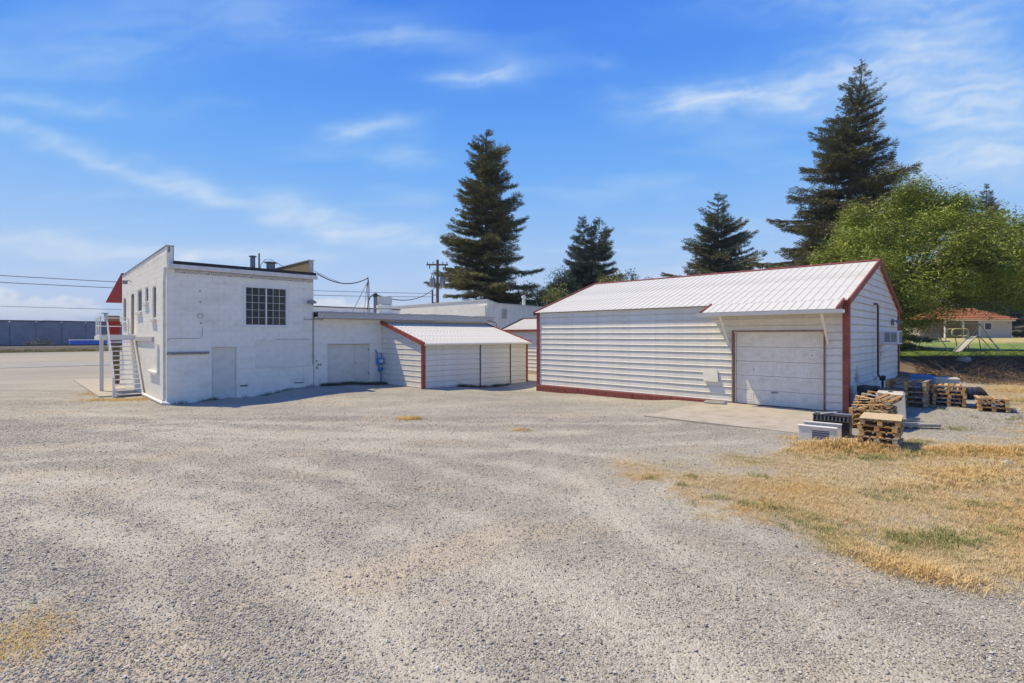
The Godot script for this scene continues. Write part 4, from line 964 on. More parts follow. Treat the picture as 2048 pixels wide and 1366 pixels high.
	g = Geo.new(); g.lathe([Vector2(.0, -.02), Vector2(.16, -.03), Vector2(.17, .0), Vector2(.16, .03), Vector2(0, .02)], 20); g.swap(Transform3D(Basis(Vector3.RIGHT, PI / 2), Vector3(0, .33, 0))); part(g, "wheel_disc", M.black, t)
	g = Geo.new(); g.lathe([Vector2(0, 0), Vector2(.18, .01), Vector2(.19, .04), Vector2(.19, .15), Vector2(.2, .17), Vector2(.19, .19), Vector2(.19, .30), Vector2(.17, .33), Vector2(0, .33)], 20); g.swap(Transform3D(Basis.from_euler(Vector3(PI / 2, .5, 0)), Vector3(0, .19, -.1)))
	t = thing("dark_drum", "dark blue drum lying on its side next to the tyre", "drum", TR * Transform3D(Basis.IDENTITY, Vector3(4.7, rgy(4.7, 2.55), 2.55))); part(g, "shell", flat(Color(.02, .022, .05), .6), t)
	g = Geo.new()   # twisted wire by the low stack
	var wp := []
	for i in 14: wp.append(Vector3(.1 * sin(i * 1.7), .06 + .07 * absf(sin(i * .9)), .02 * i - .12))
	g.tube(wp, .010, 5); solo(g, "bent_wire", M.lightmetal, "tangled pale wire lying at the low pallet stack end", "wire", TR * Transform3D(Basis.IDENTITY, Vector3(2.35, rgy(2.35, 3.55), 3.60)))
	# two white frames and a black slotted cabinet
	for q in [["cream louvred metal frame standing in dry grass before the plywood topped pallets", -5.42, .50, .37, .07], ["white metal frame standing behind the cream louvred frame", -4.98, .49, .40, -.02]]:
		t = thing("louvred_screen", q[0], "screen", TR * Transform3D(Basis.from_euler(Vector3(0, .1, q[4])), Vector3(q[1], rgy(q[1], q[2]) - .01, q[2])))
		var hh: float = q[3]
		g = Geo.new()
		for s in [[-.36, -.10, 0.0, hh - .03], [.22, .36, 0.0, hh - .03], [-.10, .22, 0.0, .06], [-.10, .22, hh - .09, hh - .03]]:
			g.cbox(-.03, .03, s[2], s[3], s[0], s[1], .004)
		part(g, "panel", M.siding_b, t)
		g = Geo.new(); g.cbox(-.045, .045, hh - .029, hh, -.37, .37, .006); part(g, "top_rail", M.trim, t)
		for i in 4:
			g = Geo.new(); g.cbox(-.012, .012, .085 + i * .05, .10 + i * .05, -.10, .22, .003); part(g, "slat", M.lightmetal, t)
		g = Geo.new(); g.box(.013, .022, .06, hh - .09, -.10, .22); part(g, "backing", M.grill, t)
	t = thing("black_cabinet", "black slotted plastic cabinet lying behind the white frames", "cabinet", TR * Transform3D(Basis(Vector3.UP, .06), Vector3(-4.25, rgy(-4.25, .52), .52)))
	g = Geo.new(); g.cbox(-.16, .22, 0, .36, -.36, .36, .012); part(g, "body", M.blackplastic, t)
	for i in 10:
		g = Geo.new(); g.cbox(-.19, -.158, .37, .48, -.36 + i * .0755, -.335 + i * .0755, .004); part(g, "rib", M.greymetal, t)
	g = Geo.new(); g.cbox(-.20, .2, .482, .50, -.37, .37, .006); g.cbox(-.15, .2, .362, .48, -.36, .36, .006); g.cbox(-.20, -.155, .355, .372, -.37, .37, .004); part(g, "rack", M.blackplastic, t)
	g = Geo.new(); g.beam(Vector3(-.15, .515, -.2), Vector3(.2, .53, .05), .06, .015); g.beam(Vector3(.1, .51, -.36), Vector3(.12, .51, .36), .03, .02); part(g, "strip", M.lightmetal, t)

# ---------------------------------------------------------------- trees
func sprig_mesh(seed_: int, n: int, len: float, w: float) -> ArrayMesh:   # along +x
	var r := RandomNumberGenerator.new(); r.seed = seed_; var g := Geo.new()
	for i in n:
		var s := (i + .5) / n; var o := Vector3(s * .42 - .1, r.randf_range(-.03, .03), r.randf_range(-.03, .03))
		var a := r.randf() * TAU
		var d := Vector3(.75, .55 * sin(a) - .12, .75 * cos(a)).normalized()
		var sd := d.cross(Vector3(r.randf_range(-1, 1), 1, r.randf_range(-1, 1))).normalized() * w * r.randf_range(.7, 1.2)
		var L := len * r.randf_range(.7, 1.2)
		g.quad(o, o + d * L * .4 - sd, o + d * L, o + d * L * .4 + sd)
	return white_cols(g)

func leaf_cluster(seed_: int, n: int, rad: float, len: float, w: float) -> ArrayMesh:
	var r := RandomNumberGenerator.new(); r.seed = seed_; var g := Geo.new()
	for i in n:
		var o := Vector3(r.randf_range(-1, 1), r.randf_range(-1, 1), r.randf_range(-1, 1)) * rad
		var a := r.randf() * TAU
		var d := Vector3(cos(a), r.randf_range(-.9, .35), sin(a)).normalized()
		var sd := d.cross(Vector3(r.randf_range(-1, 1), r.randf_range(.2, 1), r.randf_range(-1, 1))).normalized() * w
		var L := len * r.randf_range(.7, 1.2)
		var mid := o + d * L * .5 + Vector3.UP * L * .06
		g.quad(o, mid - sd, o + d * L, mid + sd)
	return white_cols(g)

var sprigs := []; var leaves := []

func trunk_part(t: Node3D, H: float, r0: float, lean: Vector3, limbs: Array, m: Material) -> void:
	var g := Geo.new(); var pts := []
	for i in 9: pts.append(Vector3(0, H * i / 8.0 - .2, 0) + lean * pow(i / 8.0, 1.5))
	g.tube(pts, r0, 10, r0 * .08)
	part(g, "trunk", m, t)
	if limbs.size() > 0:
		g = Geo.new()
		for l in limbs: g.tube(l[0], l[1], 5, l[1] * .25)
		part(g, "limbs", m, t)

func conifer(called: String, label: String, x: float, d: float, H: float, R: float, o: Dictionary) -> void:
	var r := RandomNumberGenerator.new(); r.seed = o.seed
	var t := thing(called, label, "tree", Transform3D(Basis.IDENTITY, Vector3(x, gh(x, d) - .1, -d)), "conifers behind the buildings")
	var xf := []; var cols := []; var limbs := []
	var lean: Vector3 = o.get("lean", Vector3.ZERO); var base: float = o.get("base", .06)
	var tops: Array = o.get("tops", [[Vector3.ZERO, 1.0, 1.0]])
	var col: Color = o.col; var droop: float = o.get("droop", .25); var gap: float = o.get("gap", .5)
	var dens: float = o.get("dens", 1.0); var asym: float = o.get("asym", .22); var sc: float = o.get("sc", 1.0)
	for top in tops:
		var y := H * base
		var HH: float = H * top[1]
		while y < HH:
			var tt := y / HH
			var prof := pow(1.0 - tt, o.get("pw", .8)) * (1.0 if tt > .12 else .75 + 2.0 * tt)
			var rad: float = R * top[2] * prof + .12
			var nb := int(5.0 + 3.2 * prof)
			for k in nb:
				var az := r.randf() * TAU
				var big := 1.0 + asym * 1.6 * (nz.get_noise_2d(az * 12.0 + o.seed * 31, y * 9.0))
				var L := rad * r.randf_range(.72, 1.08) * big
				if r.randf() < .10 * gap * 2.0: L *= .5
				var dir := Vector3(cos(az), 0, sin(az)); var side := Vector3(-sin(az), 0, cos(az))
				var o0: Vector3 = Vector3(0, y + r.randf_range(-.2, .2), 0) + lean * pow(y / H, 1.5) + top[0] * clampf((y / H - .25) * 1.6, 0, 1)
				var rise := lerpf(-.10, .55, tt); var dr := droop * (1.0 - tt * .6)
				var pth := []
				for i in 6:
					var s := i / 5.0
					pth.append(o0 + dir * L * s + Vector3.UP * L * (rise * s - dr * s * s + .16 * s * s * s * s))
				if L > .8: limbs.append([[pth[0], pth[2], pth[4]], .022 + .012 * L])
				var step := .20 / dens
				var s := clampf(.35 / maxf(L, .4), .06, .4)
				while s <= 1.0:
					var p := o0 + dir * L * s + Vector3.UP * L * (rise * s - dr * s * s + .16 * s * s * s * s)
					var lat := L * .34 * (1.0 - s * .75) * smoothstep(0.0, .35, s)
					var nl := int(lat / .24) + 1
					for q in range(-nl, nl + 1):
						if r.randf() < gap * .45: continue
						var off := side * lat * (float(q) / maxf(nl, 1)) + dir * absf(q) * -.02
						var pp := p + off + Vector3(r.randf_range(-.08, .08), -absf(q) * .045 + r.randf_range(-.10, .06), r.randf_range(-.08, .08))
						var fwd := (dir + side * (q * .35) + Vector3(0, rise - 2.0 * dr * s + .45 * s * s * s + r.randf_range(-.3, .25), 0)).normalized()
						var up := (Vector3.UP + Vector3(r.randf_range(-.4, .4), 0, r.randf_range(-.4, .4))).normalized()
						var zz := fwd.cross(up).normalized(); up = zz.cross(fwd)
						var sz := r.randf_range(.75, 1.25) * sc * (.5 + .5 * minf(1.0, prof * 3.5))
						xf.append(Transform3D(Basis(fwd * sz, up * sz, zz * sz), pp))
						var f := r.randf_range(.65, 1.35)
						var c := Color(col.r * f, col.g * f, col.b * f)
						if r.randf() < o.get("brown", .12): c = c.lerp(Color(.09, .06, .025), .7)
						cols.append(c)
					s += step / maxf(L, .25)
			y += .34 + .30 * (1.0 - tt)
		# leader
		for i in 10:
			var yy := HH - .1 * i
			xf.append(Transform3D(Basis(Vector3(0, .6, 0), Vector3(.6, 0, 0).rotated(Vector3.UP, i), Vector3(0, 0, .6).rotated(Vector3.UP, i)), Vector3(0, yy - .2, 0) + lean * pow(yy / H, 1.5) + top[0])); cols.append(col)
	trunk_part(t, H * .97, .018 * H, lean, limbs, M.bark)
	multi("crown", sprigs[0], M.needle, xf, cols, t).set_meta("kind", "stuff")
	print(called, " sprigs ", xf.size())

func broadleaf(called: String, label: String, category: String, x: float, d: float, H: float, lobes: Array, o: Dictionary) -> void:
	var r := RandomNumberGenerator.new(); r.seed = o.seed
	var t := thing(called, label, category, Transform3D(Basis.IDENTITY, Vector3(x, gh(x, d) - .05, -d)), o.get("group", ""))
	var xf := []; var cols := []; var limbs := []
	var col: Color = o.col; var sc: float = o.get("sc", 1.0)
	for lb in lobes:
		var c: Vector3 = lb[0]; var rr: Vector3 = lb[1]; var n: int = lb[2]
		var subs := []
		for i in o.get('clumps', 0):
			var w := Vector3(r.randfn(), r.randfn() * .9 + .15, r.randfn()).normalized()
			subs.append([c + w * rr * r.randf_range(.72, 1.05), r.randf_range(.36, .85), r.randf_range(.68, 1.3)])
		for i in n:
			var u := Vector3(r.randfn(), r.randfn(), r.randfn()).normalized()
			var p := c + u * rr * pow(r.randf(), .42)
			var tone := 1.0
			if subs.size() > 0 and r.randf() < .85:   # leaf clumps hang on the limb ends
				var sb: Array = subs[r.randi() % subs.size()]
				tone = sb[2]
				p = sb[0] + u * Vector3(1, .72, 1) * sb[1] * pow(r.randf(), .45)
			var ns := nz.get_noise_3d(p.x * 14.0 + o.seed * 7, p.y * 14.0, p.z * 14.0)
			if ns < o.get("gapv", -.12): continue
			p += u * ns * .55 * o.get("rough", 1.0)
			if p.y < o.get("low", .1): continue
			var b := Basis.from_euler(Vector3(r.randf_range(-.5, .5), r.randf() * TAU, r.randf_range(-.5, .5))).scaled(Vector3.ONE * sc * r.randf_range(.75, 1.25))
			xf.append(Transform3D(b, p))
			var f := r.randf_range(.75, 1.25) * tone
			var cc := Color(col.r * f, col.g * f, col.b * f)
			if r.randf() < .18: cc = cc.lerp(Color(.24, .20, .03), .55)
			cols.append(cc)
		var st := Vector3(0, H * .22, 0)
		limbs.append([[st, st.lerp(c, .5) + Vector3(r.randf_range(-.3, .3), .2, r.randf_range(-.3, .3)), c, c + rr * Vector3(r.randf_range(-.5, .5), .5, r.randf_range(-.5, .5))], .012 * H + .01])
		for q in o.get("twigs", 5):
			var u := Vector3(r.randfn(), r.randfn() * .6, r.randfn()).normalized()
			limbs.append([[c, c + u * rr * .5 + Vector3.UP * .1, c + u * rr * .98], .004 * H + .006])
	trunk_part(t, H * o.get("th", .55), o.get("tr", .022 * H), Vector3(.2, 0, .1), limbs, M.bark)
	multi("crown", leaves[o.get("leaf", 0)], M.leaf, xf, cols, t).set_meta("kind", "stuff")
	print(called, " clusters ", xf.size())

func build_trees() -> void:
	sprigs = [sprig_mesh(1, 15, .26, .030)]
	leaves = [leaf_cluster(2, 30, .38, .165, .022), leaf_cluster(3, 18, .38, .14, .040)]
	var P := func(px: float, d: float) -> float: return (px - 1024.0) / 1030.0 * d
	conifer("spruce_tree", "tall dense dark spruce beside the transformer pole", -2.6, 52, 23.0, 6.5, {"seed": 11, "col": Color(.16, .158, .055), "droop": .30, "pw": .66, "gap": .55, "brown": .16, "base": .05, "dens": .85, "sc": 1.15, "asym": .3})
	conifer("blue_spruce_tree", "smaller bluish spruce with twin pointed tops behind olive shrubs", 8.0, 52, 14.4, 4.9, {"seed": 12, "col": Color(.135, .16, .115), "tops": [[Vector3(-.85, 0, 0), 1.0, .8], [Vector3(.75, 0, .3), .985, .95]], "droop": .3, "gap": .2, "brown": .04, "sc": 1.1})
	conifer("fir_tree", "mid-sized fir with open level branches behind the shed ridge", 24.0, 60, 17.3, 9.0, {"seed": 13, "col": Color(.15, .155, .068), "droop": .22, "gap": .6, "pw": .95, "dens": .75, "sc": 1.2, "asym": .2, "brown": .1})
	conifer("tall_fir_tree", "tallest fir with long sweeping branches behind the green tree", 28.0, 44, 24.6, 8.2, {"seed": 14, "col": Color(.165, .16, .066), "droop": .30, "gap": .52, "pw": .92, "lean": Vector3(1.9, 0, 0), "dens": .75, "sc": 1.15, "asym": .32, "brown": .16})
	conifer("far_fir_tree", "distant fir tip rising behind the green leafy tree", 90.3, 98, 29.2, 10.0, {"seed": 15, "col": Color(.14, .15, .085), "droop": .25, "gap": .3, "pw": 1.0, "dens": .6, "sc": 1.5})
	# big leafy tree over the bank
	var lob := []
	var r := RandomNumberGenerator.new(); r.seed = 77
	for q in [[-2.1, 4.4, 0., 1.5, 1.9, 2.4, 1000], [-1.1, 6.0, .3, 2.0, 1.7, 2.6, 1300], [.8, 6.8, -.1, 2.6, 1.7, 2.8, 1700], [1.2, 8.0, 0., 1.2, 1.0, 1.6, 420], [3.4, 6.1, .5, 2.4, 1.9, 2.8, 1500], [6.0, 5.4, 0., 2.0, 1.9, 2.4, 1100], [-.6, 4.3, 2.2, 2.2, 1.7, 2.4, 1300], [2.2, 4.7, 2.8, 2.7, 1.7, 2.4, 1600], [5.0, 4.6, 2.0, 2.4, 1.6, 2.4, 1300], [-.6, 2.6, 1.4, 1.7, 1.4, 1.9, 900], [2.4, 3.6, 1.4, 2.2, 1.0, 2.0, 800], [-.9, 1.0, .4, .9, 1.1, 1.1, 350], [4.5, 3.3, .6, 1.8, .9, 1.8, 480], [7.2, 4.1, .5, 1.7, 1.5, 1.9, 650], [3.2, 7.6, 0, 1.0, .9, 1.2, 280]]:
		lob.append([Vector3(q[0], q[1], q[2]), Vector3(q[3], q[4], q[5]), q[6]])
	broadleaf("leafy_tree", "large bright green leafy tree overhanging the bank beside the shed", "tree", 19.9, 27.0, 9.0, lob, {"seed": 21, "col": Color(.235, .285, .034), "sc": .92, "rough": 1.0, "clumps": 11, "th": .6, "tr": .24, "gapv": -.09})
	# trees and shrubs between the spruces
	for q in [["shrubby_tree", "loose olive shrub tree right beside the tall dense spruce", 1100.0, 50.0, 9.1, 2.6, Color(.13, .15, .04), 1100, 31], ["shrubby_tree", "yellowish olive tree in front of the bluish spruce", 1205.0, 47.0, 9.4, 2.2, Color(.17, .165, .035), 1000, 32], ["shrubby_tree", "low rounded shrub just right of the bluish spruce", 1252.0, 50.0, 8.3, 1.6, Color(.14, .15, .035), 520, 33], ["shrubby_tree", "thin wispy shrub tip above the shed ridge", 1295.0, 50.0, 8.5, .9, Color(.11, .12, .04), 220, 34], ["shrubby_tree", "low green shrub between spruce and shed end", 1150.0, 46.0, 7.2, 2.6, Color(.13, .15, .04), 1200, 35], ["shrubby_tree", "dark shrub mass under the tall dense spruce", 1010.0, 55.0, 6.0, 3.2, Color(.10, .12, .035), 800, 36]]:
		var R: float = q[5]; var H: float = q[4]; var l2 := []
		for i in 5: l2.append([Vector3(r.randf_range(-.6, .6) * R, H * r.randf_range(.45, .8), r.randf_range(-.5, .5) * R), Vector3(R * .62, H * .24, R * .62), int(q[7] / 5)])
		l2.append([Vector3(0, H * .35, 0), Vector3(R, H * .34, R), int(q[7] * .5)])
		broadleaf(q[0], q[1], "tree", P.call(q[2], q[3]), q[3], H, l2, {"seed": q[8], "col": q[6], "leaf": 1, "sc": 1.15, "clumps": 5, "group": "shrubs between the conifers", "twigs": 8, "rough": 1.6, "gapv": -.2})
	broadleaf("shade_tree", "dark shaded tree at the lawn's far side behind green tree", "tree", 37.4, 35.5, 9.0, [[Vector3(0, 5, 0), Vector3(2.6, 3.4, 2.6), 900], [Vector3(1.5, 3, 0), Vector3(2.5, 2.3, 2.5), 600]], {"seed": 41, "col": Color(.05, .062, .02), "leaf": 1, "sc": 1.1})
	for q in [[85.0, 82.0, 1.9, 51, "dark green roadside bush before the blue warehouse"], [66.0, 83.0, 1.5, 52, "smaller sparse bush left of the roadside bush"]]:
		broadleaf("roadside_bush", q[4], "bush", P.call(q[0], q[1]), q[1], q[2], [[Vector3(0, q[2] * .5, 0), Vector3(1.5, q[2] * .5, 1.2), 220]], {"seed": q[3], "col": Color(.045, .06, .02), "leaf": 1, "sc": .8, "group": "bushes by the railway", "th": .5, "twigs": 3})

# ---------------------------------------------------------------- poles and wires
func wire(a: Vector3, b: Vector3, sag: float, rad: float, label: String, group := "") -> void:
	var pts := []
	for i in 17:
		var s := i / 16.0; pts.append(a.lerp(b, s) - Vector3.UP * sag * 4.0 * s * (1.0 - s))
	var g := Geo.new(); g.tube(pts, rad, 5); solo(g, "overhead_wire", M.wire, label, "wire", Transform3D.IDENTITY, group)

func build_poles() -> void:
	var t := thing("utility_pole", "tall wooden utility pole with crossarm and two grey transformers", "pole", Transform3D(Basis.IDENTITY, Vector3(-6.94, -.2, -48)))
	var g := Geo.new(); g.tube([Vector3.ZERO, Vector3(0, 9.55, 0)], .17, 10, .12); part(g, "shaft", M.pole, t)
	g = Geo.new(); g.cbox(-1.0, 1.0, 9.0, 9.14, .13, .24, .01); part(g, "crossarm", M.pole, t)
	for x in [-.9, -.4, .5, .9]:
		g = Geo.new(); g.lathe([Vector2(.03, 9.14), Vector2(.03, 9.2), Vector2(.06, 9.22), Vector2(.06, 9.3), Vector2(.02, 9.34)], 8, Vector3(x, 0, .18)); part(g, "insulator", M.grill, t)
	for x in [-.7, .75]:
		g = Geo.new(); g.tube([Vector3(x, 9.0, .18), Vector3(x, 8.7, .2)], .05, 6); part(g, "cutout", M.black, t)
	for s in [-1, 1]:
		g = Geo.new(); g.lathe([Vector2(0, 7.0), Vector2(.27, 7.02), Vector2(.28, 7.1), Vector2(.28, 7.75), Vector2(.24, 7.85), Vector2(0, 7.88)], 16, Vector3(s * .46, 0, 0)); var tf := part(g, "transformer", M.greymetal, t)
		for i in 2:
			g = Geo.new(); g.lathe([Vector2(.04, 7.85), Vector2(.06, 7.92), Vector2(.03, 8.08)], 8, Vector3(s * .46 + (i - .5) * .2, 0, 0)); part(g, "bushing", M.grill, tf)
	t = thing("utility_pole", "thin distant wooden utility pole with short side arms", "pole", Transform3D(Basis.IDENTITY, Vector3(-13.9, -.2, -90)))
	g = Geo.new(); g.tube([Vector3.ZERO, Vector3(0, 10.4, 0)], .2, 8, .14); part(g, "shaft", M.pole, t)
	for y in [9.5, 8.2, 7.0]:
		g = Geo.new(); g.box(.0, 1.1, y, y + .12, -.06, .06); part(g, "side_arm", M.pole, t)
	for q in [[9.6, 9.65, 1.2], [9.1, 9.05, 1.35]]:
		wire(TL * Vector3(-55, q[0], -52.3), TL * Vector3(48.9, q[1], -52.3), q[2], .035, "upper black street wire passing behind the white buildings" if q[0] > 9.5 else "lower black street wire passing behind the white buildings")
	wire(TL * Vector3(-60, 7.3, -75.0), TL * Vector3(60, 7.3, -75.0), 1.1, .03, "faint low wire above the far road and warehouse")
	wire(Vector3(-6.94, 7.0, -47.9), TL * Vector3(9.8, 4.45, -2.6), .75, .028, "sagging service wire from transformer pole to low roof conduit")
	wire(TL * Vector3(5.45, 4.95, .1), TL * Vector3(9.3, 5.28, -2.6), .35, .025, "twisted black cable from tall eave to roof tripod")
	wire(TL * Vector3(5.3, 5.45, -1.0), TL * Vector3(7.1, 4.82, -1.3), .05, .010, "thin slack wire hanging off the brown parapet")

# ---------------------------------------------------------------- far left: road, railway, warehouse
func build_far_left() -> void:
	var g := Geo.new(); g.box(-140, 220, -3.0, 5.0, -150, -125); 
	var b := thing("warehouse", "long dark blue warehouse wall beyond the railway", "warehouse", TL)
	part(g, "wall", M.warehouse, b)
	var r := RandomNumberGenerator.new(); r.seed = 9
	var x := -60.0
	while x < 60:   # upright cladding bays
		g = Geo.new(); g.box(x + .06, x + 3.9, -1.0, 5.25, -124.99, -124.9 - .0); part(g, "cladding_panel", M.warehouse, b, Transform3D(Basis.IDENTITY, Vector3(0, 0, r.randf() * .05))); x += 4.0
	g = Geo.new(); g.box(-140, 220, 5.26, 5.45, -126, -124.7); part(g, "roof_edge", M.darkroof, b)
	# railway embankment
	g = Geo.new(); var xa := -150.0
	g.prism(PackedVector2Array([Vector2(-94, -.6), Vector2(-76.8, -.35), Vector2(-79.5, .62), Vector2(-82, .74), Vector2(-88, .74), Vector2(-92, -.6)]), -200, 200)
	struct(g, "embankment", M.ballast, TL * Transform3D(Basis(Vector3(0, 0, 1), Vector3(0, 1, 0), Vector3(-1, 0, 0)), Vector3.ZERO))
	g = Geo.new(); g.box(-200, 200, .74, .90, -82.6, -82.5); solo(g, "rail", M.black, "near dark steel rail on the embankment", "rail", TL, "rails of the railway")
	g = Geo.new(); g.box(-200, 200, .74, .90, -84.1, -84.0); solo(g, "rail", M.black, "far dark steel rail on the embankment", "rail", TL, "rails of the railway")
	# blue trailer
	b = thing("blue_trailer", "bright blue trailer with white stripe parked beyond the railway", "trailer", TL * Transform3D(Basis.IDENTITY, Vector3(3.5, 0, -96)))
	g = Geo.new(); g.cbox(0, 16, -1.1, 1.45, -2.5, 0, .05); part(g, "body", flat(Color(.025, .11, .50), .45), b)
	g = Geo.new(); g.box(-.02, 16.02, 1.452, 1.56, -2.5, .02); part(g, "roof_rail", M.trim, b)
	g = Geo.new()
	for i in 12:
		var s0 := i / 12.0; var s1 := (i + 1) / 12.0
		g.beam(Vector3(5 + 5 * s0, .95 - .9 * sin(s0 * 2.4), .012), Vector3(5 + 5 * s1, .95 - .9 * sin(s1 * 2.4), .012), .015, .12)
	part(g, "stripe", M.trim, b)
	for xx in [1.5, 2.8, 13.0, 14.3]:
		g = Geo.new(); g.lathe([Vector2(0, -.15), Vector2(.5, -.15), Vector2(.5, .15), Vector2(0, .15)], 14); g.swap(Transform3D(Basis(Vector3.RIGHT, PI / 2), Vector3(xx, -1.4, -.3))); part(g, "wheel", M.rubber, b)
	g = Geo.new(); g.box(3, 9, 1.6, 2.0, -8, -5); 
	b = thing("rail_wagon", "low dark flat wagon parked beyond the railway", "wagon", TL * Transform3D(Basis.IDENTITY, Vector3(-18, 0, -92)))
	g = Geo.new(); g.box(-10, 13.0, .78, 1.0, -2.4, 0); part(g, "deck", M.black, b)
	g = Geo.new(); g.box(-10, 12.0, 1.0, 1.06, -2.2, -.2); part(g, "load", M.greymetal, b)
	for xx in [-8.0, -6.4, 9.0, 10.6]:
		g = Geo.new(); g.lathe([Vector2(0, -.1), Vector2(.45, -.1), Vector2(.45, .1), Vector2(0, .1)], 14); g.swap(Transform3D(Basis(Vector3.RIGHT, PI / 2), Vector3(xx, .38, -.3))); part(g, "wheel", M.black, b)
	# road with painted lines
	g = Geo.new(); var pts := [[-160.0, -76.0], [160.0, -29.0]]
	g.box(-160, 200, -.5, -.165, -74.5, -33.0); struct(g, "road", M.asphalt, TL)
	for z in [-47.0, -62.0]:
		g = Geo.new(); g.box(-160, 200, -.2, -.158, z - .1, z + .1); struct(g, "road_marking", M.trim, TL)
	# concrete walk beside the building
	g = Geo.new(); g.prism(PackedVector2Array([Vector2(-1.45, 4.6), Vector2(-.02, 4.3), Vector2(-.02, 10.2), Vector2(6, 10.25), Vector2(6, 15.5), Vector2(-1.5, 15.5)]), -.5, -.06)
	struct(g, "walkway", M.concrete, TL * Transform3D(Basis(Vector3(1, 0, 0), Vector3(0, 0, -1), Vector3(0, 1, 0)), Vector3(0, -.08, 0)))
	# hills
	g = Geo.new(); var prev := Vector3(-2600, 40, -2100); r.seed = 4
	for i in 60:
		var xx := -2600.0 + i * 50.0
		var h := 30.0 + 34.0 * exp(-pow((xx + 1850) / 260.0, 2)) + nz.get_noise_1d(xx * .6) * 9.0
		var cur := Vector3(xx, h, -2100)
		g.quad(Vector3(prev.x, -20, -1900), Vector3(cur.x, -20, -1900), cur, prev); g.quad(Vector3(cur.x, -20, -2500), Vector3(prev.x, -20, -2500), prev, cur)
		prev = cur
	struct(g, "hills", M.hill)

# ---------------------------------------------------------------- far right: lawn, house, play set
func build_far_right() -> void:
	var lt := func(x: float, d: float) -> Color:
		var n := nz.get_noise_2d(x * 3.0, d * 3.0)
		var yl := smoothstep(50.0, 60.0, d + n * 6.0)
		return Color(.17, .27, .035).lerp(Color(.26, .29, .05), clampf(n * 1.5, 0, 1)).lerp(Color(.56, .44, .17), yl)
	var xs := []; var ds := []
	for i in 60: xs.append(14.0 + i * 1.1)
	for i in 50: ds.append(26.0 + i * 1.0)
	struct(sheet(xs, ds, .006, lt, gh), "lawn", M.lawn)
	var g := Geo.new(); g.box(44, 53.0, 1.6, 1.87, -70.5, -65.5); struct(g, "driveway", M.concrete)
	# house
	var d := 72.0; var y0 := gh(62, d) - .1
	var b := thing("neighbour_house", "low tan house with orange tiled roof beyond the lawn", "house", Transform3D(Basis(Vector3.UP, .12), Vector3(60.6, y0, -d)))
	g = Geo.new(); g.box(5.6, 10.6, 0, 2.75, -8, -.02); g.box(0, 5.6, 0, 2.75, -8, -4.0); part(g, "wall", M.tan, b)
	for i in 10:
		part(siding_geo(5.6, 10.6, 5.6, 10.6, .27, .03), "siding_board", M.tan, b, Transform3D(Basis.IDENTITY, Vector3(0, i * .27, -.02)))
	for x in [.1, 2.9, 5.5]:
		g = Geo.new(); g.cbox(x - .1, x + .1, 0, 2.5, -.25, -.03, .01); part(g, "porch_post", M.trim, b)
	g = Geo.new(); g.box(-.3, 10.9, 2.5, 2.75, -.02, .25); part(g, "eave_board", M.trim, b)
	g = Geo.new(); g.hexa([Vector3(-.6, 2.76, .6), Vector3(11.2, 2.76, .6), Vector3(11.2, 2.76, -8.6), Vector3(-.6, 2.76, -8.6), Vector3(2.2, 4.5, -3.6), Vector3(8.6, 4.5, -3.6), Vector3(8.6, 4.5, -4.4), Vector3(2.2, 4.5, -4.4)]); var rf := part(g, "roof", M.tileroof, b)
	for i in 7:   # tile courses
		var s := i / 7.0; var yy := 2.78 + 1.74 * s; var zz := .62 - 4.2 * s
		g = Geo.new(); g.beam(Vector3(-.6 + 2.8 * s, yy, zz), Vector3(11.2 - 2.6 * s, yy, zz), .2, .05); part(g, "tile_course", M.tileroof, rf)
	g = Geo.new(); g.box(6.1, 7.3, 1.2, 2.3, .02, .06); var wn := part(g, "window", M.trim, b)
	g = Geo.new(); g.box(6.2, 7.2, 1.3, 2.2, .061, .07); part(g, "pane", M.black, wn)
	# play set
	d = 36.0; var gx := (1915.0 - 1024.0) / 1030.0 * d; y0 = ghs(gx, d)
	b = thing("play_set", "old metal swing set with slide and yellow tube frame on lawn", "swing set", Transform3D(Basis(Vector3.UP, -.1), Vector3(gx, y0, -d)))
	g = Geo.new(); g.tube([Vector3(-1.75, 1.95, 0), Vector3(1.45, 1.95, 0)], .035, 8); part(g, "top_bar", M.swing, b)
	for x in [-1.75, 1.45]:
		for s in [-1, 1]:
			g = Geo.new(); g.tube([Vector3(x, 1.95, 0), Vector3(x + s * .62 + .1, 0, s * .75)], .03, 8); part(g, "leg", M.swing, b)
	for x in [1.9, 2.4]:
		g = Geo.new(); g.tube([Vector3(x - .5, 1.1, 0), Vector3(x + .1, 0, .5)], .03, 8); part(g, "leg", M.swing, b)
	for x in [-1.35, -.75]:
		g = Geo.new(); g.tube([Vector3(x, 1.95, 0), Vector3(x, .75, 0)], .018, 6); part(g, "hanger", M.swing, b)
	g = Geo.new(); g.cbox(-1.55, -.55, .70, .78, -.15, .15, .02); part(g, "glider_seat", flat(Color(.20, .32, .26), .6), b)
	for s in [-.14, .14]:
		g = Geo.new(); g.beam(Vector3(.85 + s, 1.12, .2 + s), Vector3(-1.0 + s, .08, 1.4 + s), .035, .07); part(g, "slide_rail", M.slide, b)
	g = Geo.new(); g.beam(Vector3(.85, 1.08, .2), Vector3(-1.0, .05, 1.4), .26, .02); part(g, "slide_bed", M.slide, b)
	var oval := []
	for i in 21:
		var a := TAU * i / 20.0; oval.append(Vector3(.0 + .52 * signf(cos(a)) * pow(absf(cos(a)), .5), 1.35 + .26 * signf(sin(a)) * pow(absf(sin(a)), .5), .25))
	g = Geo.new(); g.tube(oval, .06, 8); part(g, "tube_frame", M.yellowtube, b)
	g = Geo.new(); g.tube(oval.map(func(q): return q + Vector3(0, 0, -.5)), .06, 8); part(g, "tube_frame", M.yellowtube, b)
